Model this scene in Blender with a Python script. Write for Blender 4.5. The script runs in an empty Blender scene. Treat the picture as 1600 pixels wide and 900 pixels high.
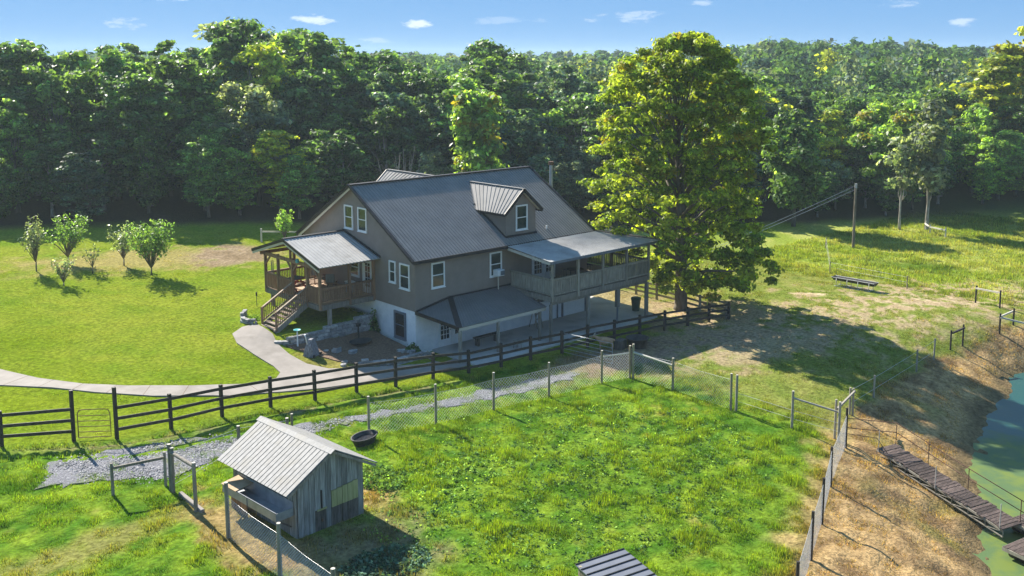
import bpy, math, random
import numpy as np
from mathutils import Vector, Matrix
random.seed(7); RNG=np.random.default_rng(11)
SC=bpy.context.scene; COL=SC.collection
# ------------------------------------------------------------------ camera
cd=bpy.data.cameras.new('camera'); cam=bpy.data.objects.new('camera',cd); COL.objects.link(cam)
CAM=Vector((-33.142,-44.845,17.095)); YAW,PITCH,ROLL=map(math.radians,(42.317,-7.784,-.132))
F=Vector((math.sin(YAW)*math.cos(PITCH),math.cos(YAW)*math.cos(PITCH),math.sin(PITCH)))
Rv=Vector((math.cos(YAW),-math.sin(YAW),0)); Uv=Rv.cross(F)
R2=Rv*math.cos(ROLL)+Uv*math.sin(ROLL); U2=-Rv*math.sin(ROLL)+Uv*math.cos(ROLL)
cam.matrix_world=Matrix(((R2.x,U2.x,-F.x,CAM.x),(R2.y,U2.y,-F.y,CAM.y),(R2.z,U2.z,-F.z,CAM.z),(0,0,0,1)))
cd.sensor_width=36; cd.lens=1518.7/1600*36; cd.shift_y=-(450-301.76)/1600; cd.clip_start=.5; cd.clip_end=8000
SC.camera=cam
# ------------------------------------------------------------------ sun and sky
SUN_EL=math.radians(35); SUN_AZ=math.radians(3.5)      # azimuth from +Y towards +X
sl=bpy.data.lights.new('sun','SUN'); sl.energy=3.6; sl.angle=math.radians(.53); sl.color=(1,.93,.82)
so=bpy.data.objects.new('sun',sl); COL.objects.link(so)
sd=Vector((math.sin(SUN_AZ)*math.cos(SUN_EL),math.cos(SUN_AZ)*math.cos(SUN_EL),math.sin(SUN_EL)))
so.rotation_euler=sd.to_track_quat('Z','Y').to_euler()
W=bpy.data.worlds.new('World'); SC.world=W; W.use_nodes=True
def make_world():
    nt=W.node_tree; N=nt.nodes; Lk=nt.links; N.clear()
    out=N.new('ShaderNodeOutputWorld'); bg=N.new('ShaderNodeBackground'); bg.inputs['Strength'].default_value=.15
    sky=N.new('ShaderNodeTexSky'); sky.sky_type='NISHITA'; sky.sun_disc=False; sky.sun_elevation=SUN_EL; sky.sun_rotation=SUN_AZ
    sky.air_density=.5; sky.dust_density=.2; sky.ozone_density=4; sky.altitude=200
    tc=N.new('ShaderNodeTexCoord'); sep=N.new('ShaderNodeSeparateXYZ'); Lk.new(tc.outputs['Generated'],sep.inputs[0])
    def M(op,a,b=None,c=None):
        n=N.new('ShaderNodeMath'); n.operation=op
        for i,v in enumerate((a,b,c)):
            if v is None: continue
            if isinstance(v,(int,float)): n.inputs[i].default_value=v
            else: Lk.new(v,n.inputs[i])
        return n.outputs[0]
    az=M('ARCTAN2',sep.outputs[0],sep.outputs[1]); el=M('ARCSINE',sep.outputs[2])
    nz=N.new('ShaderNodeTexNoise'); nz.inputs['Scale'].default_value=34; nz.inputs['Detail'].default_value=8; nz.inputs['Roughness'].default_value=.62
    mp=N.new('ShaderNodeMapping'); mp.inputs['Scale'].default_value=(1,1,3.4); Lk.new(tc.outputs['Generated'],mp.inputs[0]); Lk.new(mp.outputs[0],nz.inputs['Vector'])
    nv=M('SUBTRACT',nz.outputs['Fac'],.5)
    acc=None
    clouds=[(30.9,2.32,1.35,.26,.75),(36.7,2.20,.8,.30,.85),(20.9,1.95,1.0,.3,.5),(49.2,2.45,1.8,.28,.4),(64.0,2.95,1.1,.22,.45),
            (67.2,1.95,.8,.2,.55),(23.5,3.45,1.1,.2,.7),(53.1,3.2,.5,.15,.4),(34.5,1.1,1.1,.16,.3),(42.0,2.3,1.8,.2,.2),
            (8,5,3,.8,.7),(80,6,4,.9,.6),(30,11,5,1.2,.6),(60,14,6,1.6,.6),(100,7,4,.9,.6),(-20,6,4,1,.7),(140,9,6,1.4,.6),(-60,8,5,1.2,.6),(-110,7,5,1.2,.6),(180,10,6,1.5,.6)]
    for a0,e0,wa,we,st in clouds:
        dx=M('DIVIDE',M('SUBTRACT',az,math.radians(a0)),math.radians(wa*1.3))
        dy=M('DIVIDE',M('SUBTRACT',el,math.radians(e0)),math.radians(we*1.35))
        q=M('ADD',M('MULTIPLY',dx,dx),M('MULTIPLY',dy,dy))
        m=M('ADD',M('SUBTRACT',.75,q),M('MULTIPLY',nv,6.5))
        n=N.new('ShaderNodeMapRange'); n.interpolation_type='SMOOTHSTEP'; n.inputs[1].default_value=0; n.inputs[2].default_value=1.1; n.inputs[3].default_value=0; n.inputs[4].default_value=st
        Lk.new(m,n.inputs[0]); acc=n.outputs[0] if acc is None else M('MAXIMUM',acc,n.outputs[0])
    # late summer sky, dome flattened by gamma to raise shadow fill, then tinted blue
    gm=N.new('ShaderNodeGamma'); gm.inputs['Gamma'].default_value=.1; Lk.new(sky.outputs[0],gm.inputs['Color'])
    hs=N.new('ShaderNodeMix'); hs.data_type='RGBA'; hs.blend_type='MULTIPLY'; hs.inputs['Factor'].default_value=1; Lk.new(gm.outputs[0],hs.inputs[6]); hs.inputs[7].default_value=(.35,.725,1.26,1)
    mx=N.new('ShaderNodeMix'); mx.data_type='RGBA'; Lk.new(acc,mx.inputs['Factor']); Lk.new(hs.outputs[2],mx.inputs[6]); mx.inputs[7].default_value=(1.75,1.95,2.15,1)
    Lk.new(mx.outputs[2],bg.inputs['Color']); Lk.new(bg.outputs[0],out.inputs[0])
make_world()
SC.view_settings.view_transform='Standard'; SC.view_settings.look='None'; SC.view_settings.gamma=1; SC.view_settings.exposure=1.86
SC.render.engine='CYCLES'; SC.cycles.max_bounces=10; SC.cycles.transparent_max_bounces=8; SC.cycles.diffuse_bounces=8; SC.cycles.volume_bounces=1; SC.cycles.volume_max_steps=64; SC.cycles.transmission_bounces=4; SC.cycles.use_adaptive_sampling=False; SC.cycles.use_denoising=True; SC.cycles.denoising_prefilter='NONE'; SC.cycles.sample_clamp_indirect=6
# ------------------------------------------------------------------ helpers
def tag(o,label=None,cat=None,group=None,kind=None):
    if label: o['label']=label
    if cat: o['category']=cat
    if group: o['group']=group
    if kind: o['kind']=kind
    return o
def thing(name,label,cat,loc=(0,0,0),group=None,rz=0):
    o=bpy.data.objects.new(name,None); COL.objects.link(o); o.location=loc; o.rotation_euler=(0,0,rz); o.empty_display_size=.3
    return tag(o,label,cat,group)
def copy_tree(o,parent=None):
    c=o.copy(); COL.objects.link(c); c.parent=parent
    for ch in list(o.children): copy_tree(ch,c)
    return c
X3,Y3,Z3=Vector((1,0,0)),Vector((0,1,0)),Vector((0,0,1))
class MB:
    def __init__(s): s.v=[]; s.f=[]; s.sm=[]
    def add(s,vs,fs,smooth=False):
        n=len(s.v); s.v+=[tuple(v) for v in vs]; s.f+=[tuple(i+n for i in f) for f in fs]; s.sm+=[smooth]*len(fs); return s
    def box(s,c,sz,ax=X3,ay=Y3,az=Z3):
        c=Vector(c); a,b,d=Vector(ax)*sz[0]/2,Vector(ay)*sz[1]/2,Vector(az)*sz[2]/2
        vs=[c+a*i+b*j+d*k for k in (-1,1) for j in (-1,1) for i in (-1,1)]
        return s.add(vs,[(0,2,3,1),(4,5,7,6),(0,1,5,4),(2,6,7,3),(0,4,6,2),(1,3,7,5)])
    def bar(s,p,q,w,h,up=Z3):      # beam from p to q, w wide sideways, h tall
        p,q=Vector(p),Vector(q); d=q-p; l=d.length; d=d/l
        u=Vector(up); sd_=d.cross(u)
        if sd_.length<1e-4: sd_=d.cross(X3)
        sd_.normalize(); u=sd_.cross(d)
        return s.box((p+q)/2,(l,w,h),d,sd_,u)
    def cyl(s,p,q,r0,r1=None,n=8,caps=True):
        p,q=Vector(p),Vector(q); r1=r0 if r1 is None else r1; d=(q-p).normalized()
        a=d.cross(X3 if abs(d.x)<.8 else Y3).normalized(); b=d.cross(a)
        vs=[p+(a*math.cos(2*math.pi*i/n)+b*math.sin(2*math.pi*i/n))*r0 for i in range(n)]+[q+(a*math.cos(2*math.pi*i/n)+b*math.sin(2*math.pi*i/n))*r1 for i in range(n)]
        s.add(vs,[(i,(i+1)%n,n+(i+1)%n,n+i) for i in range(n)],True)
        if caps: s.add(vs[:n],[tuple(range(n))[::-1]]); s.add(vs[n:],[tuple(range(n))])
        return s
    def tube(s,pts,rs,n=7):
        pts=[Vector(p) for p in pts]; rings=[]; base=len(s.v)
        for i,p in enumerate(pts):
            d=(pts[min(i+1,len(pts)-1)]-pts[max(i-1,0)]).normalized()
            a=d.cross(X3 if abs(d.x)<.8 else Y3).normalized(); b=d.cross(a)
            s.v+=[tuple(p+(a*math.cos(2*math.pi*k/n)+b*math.sin(2*math.pi*k/n))*rs[i]) for k in range(n)]
        for i in range(len(pts)-1):
            for k in range(n):
                s.f.append((base+i*n+k,base+i*n+(k+1)%n,base+(i+1)*n+(k+1)%n,base+(i+1)*n+k)); s.sm.append(True)
        s.f.append(tuple(base+k for k in range(n))[::-1]); s.sm.append(False)
        e=base+(len(pts)-1)*n; s.f.append(tuple(e+k for k in range(n))); s.sm.append(False)
        return s
    def prism(s,poly,z0,z1):       # poly list of (x,y); z0,z1 floats or lists
        n=len(poly); f0=z0 if isinstance(z0,(list,tuple)) else [z0]*n; f1=z1 if isinstance(z1,(list,tuple)) else [z1]*n
        vs=[(x,y,f0[i]) for i,(x,y) in enumerate(poly)]+[(x,y,f1[i]) for i,(x,y) in enumerate(poly)]
        return s.add(vs,[tuple(range(n))[::-1],tuple(range(n,2*n))]+[(i,(i+1)%n,n+(i+1)%n,n+i) for i in range(n)])
    def lathe(s,c,prof,n=16,sx=1,sy=1):
        c=Vector(c); b=len(s.v)
        for r,z in prof:
            s.v+=[(c.x+r*sx*math.cos(2*math.pi*k/n),c.y+r*sy*math.sin(2*math.pi*k/n),c.z+z) for k in range(n)]
        for i in range(len(prof)-1):
            for k in range(n): s.f.append((b+i*n+k,b+i*n+(k+1)%n,b+(i+1)*n+(k+1)%n,b+(i+1)*n+k)); s.sm.append(True)
        return s
    def build(s,name,m,parent=None,bevel=0):
        me=bpy.data.meshes.new(name); off=Vector((0,0,0))
        vs=s.v
        if parent is not None:
            p=parent; off=Vector(p.location); rz=p.rotation_euler.z
            if p.parent is not None: off=off+Vector(p.parent.location)
            vs=[tuple(Vector(v)-off) for v in vs] if s.v and not getattr(s,'local',False) else vs
        me.from_pydata(vs,[],s.f); me.polygons.foreach_set('use_smooth',s.sm)
        me.materials.append(m); me.update()
        o=bpy.data.objects.new(name,me); COL.objects.link(o)
        if parent is not None: o.parent=parent
        if bevel:
            b=o.modifiers.new('bevel','BEVEL'); b.width=bevel; b.segments=1; b.limit_method='ANGLE'
        return o
def LB():
    m=MB(); m.local=True; return m
def np_mesh(name,verts,faces,m,parent=None,cols=None,k=None,smooth=False):
    me=bpy.data.meshes.new(name); k=k or faces.shape[1]; nf=len(faces)
    me.vertices.add(len(verts)); me.vertices.foreach_set('co',np.ascontiguousarray(verts,dtype=np.float32).ravel())
    me.loops.add(nf*k); me.loops.foreach_set('vertex_index',np.ascontiguousarray(faces,dtype=np.int32).ravel())
    me.polygons.add(nf); me.polygons.foreach_set('loop_start',np.arange(nf,dtype=np.int32)*k)
    me.polygons.foreach_set('loop_total',np.full(nf,k,dtype=np.int32))
    if smooth: me.polygons.foreach_set('use_smooth',np.ones(nf,dtype=bool))
    if cols is not None:
        a=me.color_attributes.new('tint','FLOAT_COLOR','POINT'); c4=np.c_[cols,np.ones(len(cols))].astype(np.float32); a.data.foreach_set('color',c4.ravel())
    me.update(calc_edges=True); me.validate()
    me.materials.append(m)
    o=bpy.data.objects.new(name,me); COL.objects.link(o)
    if parent is not None: o.parent=parent
    return o
def vnoise(x,y,sc,seed=0):
    x=np.asarray(x,float)/sc; y=np.asarray(y,float)/sc; xi=np.floor(x).astype(np.int64); yi=np.floor(y).astype(np.int64); fx=x-xi; fy=y-yi
    fx=fx*fx*(3-2*fx); fy=fy*fy*(3-2*fy)
    def h(a,b):
        n=(a*374761393+b*668265263+seed*974634777)&0x7fffffff; n=((n^(n>>13))*1274126177)&0x7fffffff
        return ((n^(n>>16))&0xffff)/65535.
    return (h(xi,yi)*(1-fx)+h(xi+1,yi)*fx)*(1-fy)+(h(xi,yi+1)*(1-fx)+h(xi+1,yi+1)*fx)*fy
def fbm(x,y,sc,seed=0,o=4):
    t=0;a=.5;n=0
    for i in range(o): t=t+a*vnoise(x,y,sc/2**i,seed+i*17); n+=a; a*=.55
    return t/n
# ------------------------------------------------------------------ materials
def mat(name,c1,c2=None,sc=4,rough=.8,metal=0,bump=0,bsc=None,stretch=(1,1,1),detail=6,spec=.3,var=0,attr=None,lo=.35,hi=.65,transl=0,dirt=None,dsc=.7,dlo=.55,dhi=.75):
    m=bpy.data.materials.new(name); m.use_nodes=True; nt=m.node_tree; N=nt.nodes; L=nt.links; b=N['Principled BSDF']
    b.inputs['Roughness'].default_value=rough; b.inputs['Metallic'].default_value=metal; b.inputs['Specular IOR Level'].default_value=spec
    tc=N.new('ShaderNodeTexCoord'); mp=N.new('ShaderNodeMapping'); mp.inputs['Scale'].default_value=stretch
    L.new(tc.outputs['Object'],mp.inputs[0])
    nz=N.new('ShaderNodeTexNoise'); nz.inputs['Scale'].default_value=sc; nz.inputs['Detail'].default_value=detail; nz.inputs['Roughness'].default_value=.6; L.new(mp.outputs[0],nz.inputs['Vector'])
    if var:
        oi=N.new('ShaderNodeObjectInfo')
        cmb=N.new('ShaderNodeVectorMath'); cmb.operation='ADD'; L.new(mp.outputs[0],cmb.inputs[0])
        v=N.new('ShaderNodeMath'); v.operation='MULTIPLY'; v.inputs[1].default_value=37; L.new(oi.outputs['Random'],v.inputs[0]); L.new(v.outputs[0],cmb.inputs[1]); L.new(cmb.outputs[0],nz.inputs['Vector'])
    mr=N.new('ShaderNodeMapRange'); mr.inputs[1].default_value=lo; mr.inputs[2].default_value=hi; L.new(nz.outputs['Fac'],mr.inputs[0])
    mx=N.new('ShaderNodeMix'); mx.data_type='RGBA'; L.new(mr.outputs[0],mx.inputs['Factor'])
    if attr:
        at=N.new('ShaderNodeAttribute'); at.attribute_name=attr
        for idx,f in ((6,c1),(7,c2)):
            g=N.new('ShaderNodeMix'); g.data_type='RGBA'; g.blend_type='MULTIPLY'; g.inputs['Factor'].default_value=1; L.new(at.outputs['Color'],g.inputs[6]); g.inputs[7].default_value=(*f,1); L.new(g.outputs[2],mx.inputs[idx])
    else:
        mx.inputs[6].default_value=(*c1,1); mx.inputs[7].default_value=(*(c2 or c1),1)
    col=mx.outputs[2]
    if dirt:
        n2=N.new('ShaderNodeTexNoise'); n2.inputs['Scale'].default_value=dsc; n2.inputs['Detail'].default_value=5; L.new(tc.outputs['Object'],n2.inputs['Vector'])
        r2=N.new('ShaderNodeMapRange'); r2.inputs[1].default_value=dlo; r2.inputs[2].default_value=dhi; r2.inputs[4].default_value=.8; L.new(n2.outputs['Fac'],r2.inputs[0])
        g=N.new('ShaderNodeMix'); g.data_type='RGBA'; L.new(r2.outputs[0],g.inputs['Factor']); L.new(col,g.inputs[6]); g.inputs[7].default_value=(*dirt,1); col=g.outputs[2]
    if var:
        hv=N.new('ShaderNodeHueSaturation'); L.new(col,hv.inputs['Color'])
        a=N.new('ShaderNodeMapRange'); a.inputs[3].default_value=1-var; a.inputs[4].default_value=1+var; L.new(oi.outputs['Random'],a.inputs[0]); L.new(a.outputs[0],hv.inputs['Value']); col=hv.outputs[0]
    L.new(col,b.inputs['Base Color'])
    if bump:
        nb=N.new('ShaderNodeTexNoise'); nb.inputs['Scale'].default_value=bsc or sc*2; nb.inputs['Detail'].default_value=6; L.new(mp.outputs[0],nb.inputs['Vector'])
        bp=N.new('ShaderNodeBump'); bp.inputs['Strength'].default_value=bump; bp.inputs['Distance'].default_value=.05; L.new(nb.outputs['Fac'],bp.inputs['Height']); L.new(bp.outputs[0],b.inputs['Normal'])
    if transl:
        t=N.new('ShaderNodeBsdfTranslucent'); ms=N.new('ShaderNodeMixShader'); ms.inputs[0].default_value=transl
        hs=N.new('ShaderNodeMix'); hs.data_type='RGBA'; hs.blend_type='MULTIPLY'; hs.inputs['Factor'].default_value=1; L.new(col,hs.inputs[6]); hs.inputs[7].default_value=(1.5,1.5,.5,1); L.new(hs.outputs[2],t.inputs['Color'])
        L.new(b.outputs[0],ms.inputs[1]); L.new(t.outputs[0],ms.inputs[2]); L.new(ms.outputs[0],N['Material Output'].inputs['Surface'])
    return m
def glassmat(name,c,rough=.08):
    m=mat(name,c,tuple(x*1.8+.01 for x in c),sc=1.2,rough=rough,spec=.8,var=.3); return m
M={}
M['ground']=mat('ground_soil_grass',(.5,.5,.5),(1.45,1.45,1.45),sc=5,rough=1,bump=1,bsc=9,attr='tint',detail=10,spec=0,lo=.3,hi=.7)
M['blade']=mat('grass_blade',(.8,.8,.8),(1.2,1.2,1.2),sc=.6,rough=.8,attr='tint',transl=.45,spec=.08)
M['leaf']=mat('leaf',(.75,.75,.75),(1.25,1.25,1.25),sc=.35,rough=.45,attr='tint',transl=.54,var=.25,spec=.3)
M['heroleaf']=mat('sycamore_leaf',(.8,.8,.8),(1.2,1.2,1.2),sc=.5,rough=.5,attr='tint',transl=.6,spec=.25)
M['farleaf']=mat('far_leaf',(.75,.75,.75),(1.25,1.25,1.25),sc=.05,rough=.9,attr='tint',transl=.4,spec=0)
M['bark']=mat('bark',(.10,.08,.06),(.2,.17,.14),sc=5,rough=.9,stretch=(1,1,.25),bump=.8,var=.2)
M['pale_bark']=mat('pale_bark',(.42,.39,.34),(.22,.19,.16),sc=3,rough=.8,stretch=(1,1,.5),var=.2)
M['concrete']=mat('concrete',(.23,.205,.18),(.29,.26,.23),sc=1.2,rough=.85,bump=.15,bsc=14,dirt=(.17,.15,.125),dsc=.8)
M['patio']=mat('patio_concrete',(.42,.41,.39),(.52,.5,.47),sc=.8,rough=.8,bump=.1,dirt=(.24,.22,.2),dsc=.5)
M['gravel']=mat('gravel',(.07,.07,.08),(.25,.25,.28),sc=14,rough=.9,bump=1,bsc=18,detail=8,lo=.3,hi=.7,dirt=(.10,.13,.03),dsc=.8,dlo=.5,dhi=.62)
M['stone']=mat('grey_stone',(.2,.2,.2),(.42,.41,.39),sc=5,rough=.9,bump=.5,var=.3)
M['mulch']=mat('mulch',(.09,.055,.035),(.26,.17,.11),sc=9,rough=.95,bump=1,bsc=14,lo=.3,hi=.72)
M['siding']=mat('taupe_siding',(.22,.178,.15),(.25,.206,.175),sc=1.5,rough=.6,spec=.3)
M['whitewall']=mat('white_painted_block',(.74,.75,.76),(.84,.84,.84),sc=2.5,rough=.75,bump=.25,bsc=9,dirt=(.45,.45,.43),dsc=.9,dlo=.62,dhi=.9)
M['white']=mat('white_trim',(.74,.74,.72),(.8,.8,.79),sc=6,rough=.5)
M['soffit']=mat('beige_soffit',(.5,.45,.37),(.58,.52,.43),sc=3,rough=.6)
M['leanroof']=mat('dark_metal_roof',(.135,.13,.125),(.17,.163,.157),sc=.9,rough=.5,spec=.4)
M['roof']=mat('charcoal_metal_roof',(.195,.182,.168),(.245,.23,.212),sc=.9,rough=.5,metal=0,spec=.3,dirt=(.2,.2,.2),dsc=.5,dlo=.55,dhi=.85)
M['roofrib']=mat('metal_roof_rib',(.13,.124,.116),(.17,.16,.15),sc=.9,rough=.42,metal=0,spec=.5)
M['trim']=mat('black_trim',(.022,.018,.018),(.035,.03,.03),sc=5,rough=.5)
M['greytrim']=mat('blue_grey_trim',(.11,.13,.16),(.15,.17,.2),sc=5,rough=.6)
M['glass']=glassmat('window_glass',(.02,.03,.028))
M['darkglass']=glassmat('basement_glass',(.012,.012,.015))
M['stain']=mat('stained_porch_wood',(.19,.105,.06),(.31,.185,.105),sc=3,rough=.7,stretch=(3,3,.5),var=.25,bump=.2)
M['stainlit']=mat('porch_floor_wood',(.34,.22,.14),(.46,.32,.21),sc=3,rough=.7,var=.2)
M['tread']=mat('weathered_tread',(.26,.19,.13),(.42,.32,.23),sc=4,rough=.8,var=.15,stretch=(1,.4,1))
M['greywood']=mat('grey_weathered_wood',(.16,.145,.12),(.3,.27,.23),sc=4,rough=.85,stretch=(3,3,.4),var=.25,bump=.4)
M['deckwood']=mat('deck_rail_wood',(.23,.205,.165),(.37,.34,.275),sc=3,rough=.85,stretch=(3,3,.5),var=.2)
M['barnwood']=mat('silver_barn_board',(.15,.15,.14),(.36,.36,.34),sc=3.5,rough=.85,stretch=(5,5,.35),var=.25,bump=.6,dirt=(.16,.19,.12),dsc=.9,dlo=.6,dhi=.9)
M['newboard']=mat('yellowed_board',(.3,.3,.12),(.42,.4,.2),sc=3,rough=.8,stretch=(4,4,.5),var=.12)
M['darkboard']=mat('dark_rotten_board',(.05,.045,.04),(.16,.14,.12),sc=4,rough=.9,stretch=(4,4,.5),var=.2)
M['plywood']=mat('tan_plywood',(.36,.25,.14),(.48,.35,.22),sc=2,rough=.8)
M['blackfence']=mat('black_brown_fence_paint',(.028,.023,.02),(.055,.045,.038),sc=4,rough=.65,stretch=(2,2,.6),var=.2)
M['post']=mat('treated_post',(.2,.17,.11),(.33,.29,.2),sc=5,rough=.85,stretch=(3,3,.4),var=.25,bump=.4)
M['posttop']=mat('cut_post_top',(.45,.42,.34),(.55,.52,.44),sc=9,rough=.8)
M['wire']=mat('galvanised_wire',(.5,.5,.5),(.62,.62,.62),sc=3,rough=.45,metal=.5)
M['tin']=mat('galvanised_tin',(.25,.245,.235),(.36,.35,.335),sc=1.6,rough=.7,metal=.0,spec=.2,stretch=(1,6,6),dirt=(.3,.28,.24),dsc=1.6,dlo=.5,dhi=.75)
M['tingroove']=mat('tin_groove',(.12,.12,.12),(.2,.2,.2),sc=3,rough=.6)
M['galv']=mat('galvanised_trough',(.3,.33,.36),(.42,.45,.48),sc=3,rough=.4,metal=.5)
M['dormerroof']=mat('dormer_metal_roof',(.20,.195,.188),(.25,.243,.235),sc=1.2,rough=.75,spec=.15,dirt=(.15,.145,.135),dsc=1)
M['porchroof']=mat('pale_metal_roof',(.34,.33,.315),(.42,.41,.39),sc=1.2,rough=.7,spec=.2,metal=0,dirt=(.25,.24,.22),dsc=.8)
M['black']=mat('black_plastic',(.018,.018,.018),(.03,.03,.03),sc=4,rough=.45)
M['greenbin']=mat('dark_green_plastic',(.03,.075,.06),(.045,.1,.08),sc=4,rough=.5)
M['rust']=mat('rusty_pipe',(.09,.045,.03),(.16,.09,.055),sc=8,rough=.8)
M['rubber']=mat('black_rubber',(.03,.03,.03),(.06,.058,.055),sc=4,rough=.7)
M['darkmetal']=mat('dark_standing_seam',(.16,.17,.2),(.2,.21,.24),sc=1.5,rough=.4,metal=.3)
M['redwood']=mat('red_painted_wood',(.33,.07,.035),(.42,.1,.05),sc=5,rough=.6)
M['plank']=mat('dark_dock_plank',(.055,.04,.034),(.13,.095,.08),sc=4,rough=.85,stretch=(.6,4,4),var=.4,bump=.5)
M['animal']=mat('tan_goat_hair',(.34,.2,.11),(.46,.3,.18),sc=5,rough=.9)
M['teal']=mat('teal_plastic',(.08,.35,.36),(.1,.4,.4),sc=4,rough=.4)
M['horn']=mat('pale_horn',(.5,.45,.38),(.6,.55,.45),sc=8,rough=.6)
# ---- terrain height: thin plate spline through surveyed spots (metres) ----
SPOTS=[(-25,-1,1.0),(-22.6,-1,.9),(-18.7,-3.2,.8),(-14,-4,.6),(-10,-4.3,.45),(-4.7,-4.6,.15),(0,-5.5,0),(6,-6.5,0),(14,-6.5,0),(20,-8,0),(26,-4,0),(20,4,0),
(2,-2,0),(10,-2,0),(16,-2,0),(10,6,.4),(0,10,1.3),(-3,2,.45),(-1,.5,.4),(-6.3,6.3,1.38),(-4.5,9,1.6),(-5.5,11,1.6),(-8,7.5,1.28),(-8,3.5,.95),(-5.7,4.2,.85),(-9,0,.65),(-20,9.4,1.0),(-30,12,1.2),(-14,14,1.5),
(-6,23,2.0),(-12,30,2.15),(-11,43,2.5),(8,30,2.3),(0,37,2.5),(-30,50,2.8),(20,20,1.0),(35,12,.3),(48,5,0),(62,-2,0),(50,-8,0),(35,-9,0),(36.5,-17,0),(30,-20,-.1),(27,-15,0),
(-16.5,-16,.4),(-14,-15.5,.35),(-25,-11,.7),(-25,-20,.6),(-11,-24,.1),(-5,-15,.1),(-2,-22,0),(5.7,-11.6,0),(6,-21,-.1),(4.4,-24.2,-.2),(-1.8,-27.5,-.2),(-5,-29.5,-.2),(-8,-34,-.1),
(15,-16,0),(15,-20,-.3),(22,-17,-.2),(6,-25.5,-.6),(0,-29.5,-.6),(-3,-33,-.6),
(20,-21,-1.0),(12,-24,-1.1),(5,-27.8,-1.1),(2,-30,-1.2),(100,-60,0),(-80,60,3),(80,60,3),(-80,-60,1),(40,-24,-.2),(34,-22.5,-.3)]
# pond edge (water level -1.9)
SHORE=[(27.9,-23.3),(24.5,-24.5),(20.4,-25.2),(17.2,-25.9),(14.3,-26.9),(12.4,-27.3),(9.8,-28.4),(7.6,-29.6),(6.2,-30.1),(5.1,-30.6),(3.4,-31.7),(1,-34)]
SPOTS+= [(a,b,-1.95) for a,b in SHORE]
SPOTS+= [(30,-28,-2.9),(20,-29,-3),(12,-32,-3),(7,-34,-3),(22,-40,-3.2),(40,-40,-3),(5,-42,-3)]
_S=np.array(SPOTS,float)
def _phi(r2): return np.where(r2>1e-12,.5*r2*np.log(np.maximum(r2,1e-12)),0)
_n=len(_S)
_d2=((_S[:,None,:2]-_S[None,:,:2])**2).sum(-1)
_P=np.c_[np.ones(_n),_S[:,:2]]
_A=np.zeros((_n+3,_n+3));_A[:_n,:_n]=_phi(_d2)+np.eye(_n)*.8;_A[:_n,_n:]=_P;_A[_n:,:_n]=_P.T
_w=np.linalg.solve(_A,np.r_[_S[:,2],0,0,0])
def sstep(a,b,x):
    t=np.clip((x-a)/(b-a),0,1); return t*t*(3-2*t)
def height(x,y):
    x=np.asarray(x,float);y=np.asarray(y,float);sh=np.broadcast(x,y).shape
    xr=np.broadcast_to(x,sh).ravel();yr=np.broadcast_to(y,sh).ravel()
    out=np.empty(len(xr))
    for i in range(0,len(xr),20000):
        X=xr[i:i+20000];Y=yr[i:i+20000]
        cx=np.clip(X,-75,95);cyy=np.clip(Y,-55,58)
        d2=(cx[:,None]-_S[None,:,0])**2+(cyy[:,None]-_S[None,:,1])**2
        z=_phi(d2)@_w[:_n]+_w[_n]+_w[_n+1]*cx+_w[_n+2]*cyy
        # raised bank under the entrance porch, held by the stone wall
        yw=4.12
        up=sstep(yw-.05,yw+.25,Y)*sstep(-6.6,-5.6,X)*sstep(.6,-.1,X)*sstep(11.5,9,Y)
        z=z*(1-up)+up*np.maximum(z,1.62+.06*np.minimum(X,0))
        # flat pad under house and patio
        pad=sstep(-.35,-.02,X)*sstep(19,17.6,X)*sstep(-5.6,-4.3,Y)*sstep(14,12,Y)
        z=z*(1-pad)+pad*-.12
        # far hills rise beyond the wood
        r=np.hypot(X+33,Y+45)
        z=z*(1-sstep(120,200,r))+ sstep(120,200,r)*1.0
        th=np.degrees(np.arctan2(X+33,Y+45))
        hill=4.6*sstep(50,58,th)*sstep(76,60,th)*sstep(110,330,r)+1.5*sstep(66,80,th)*sstep(110,330,r)+3.2*sstep(110,330,r)
        z=z+hill+sstep(.0,1,(r-330)/900)*4
        out[i:i+20000]=z
    return out.reshape(sh)
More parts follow.
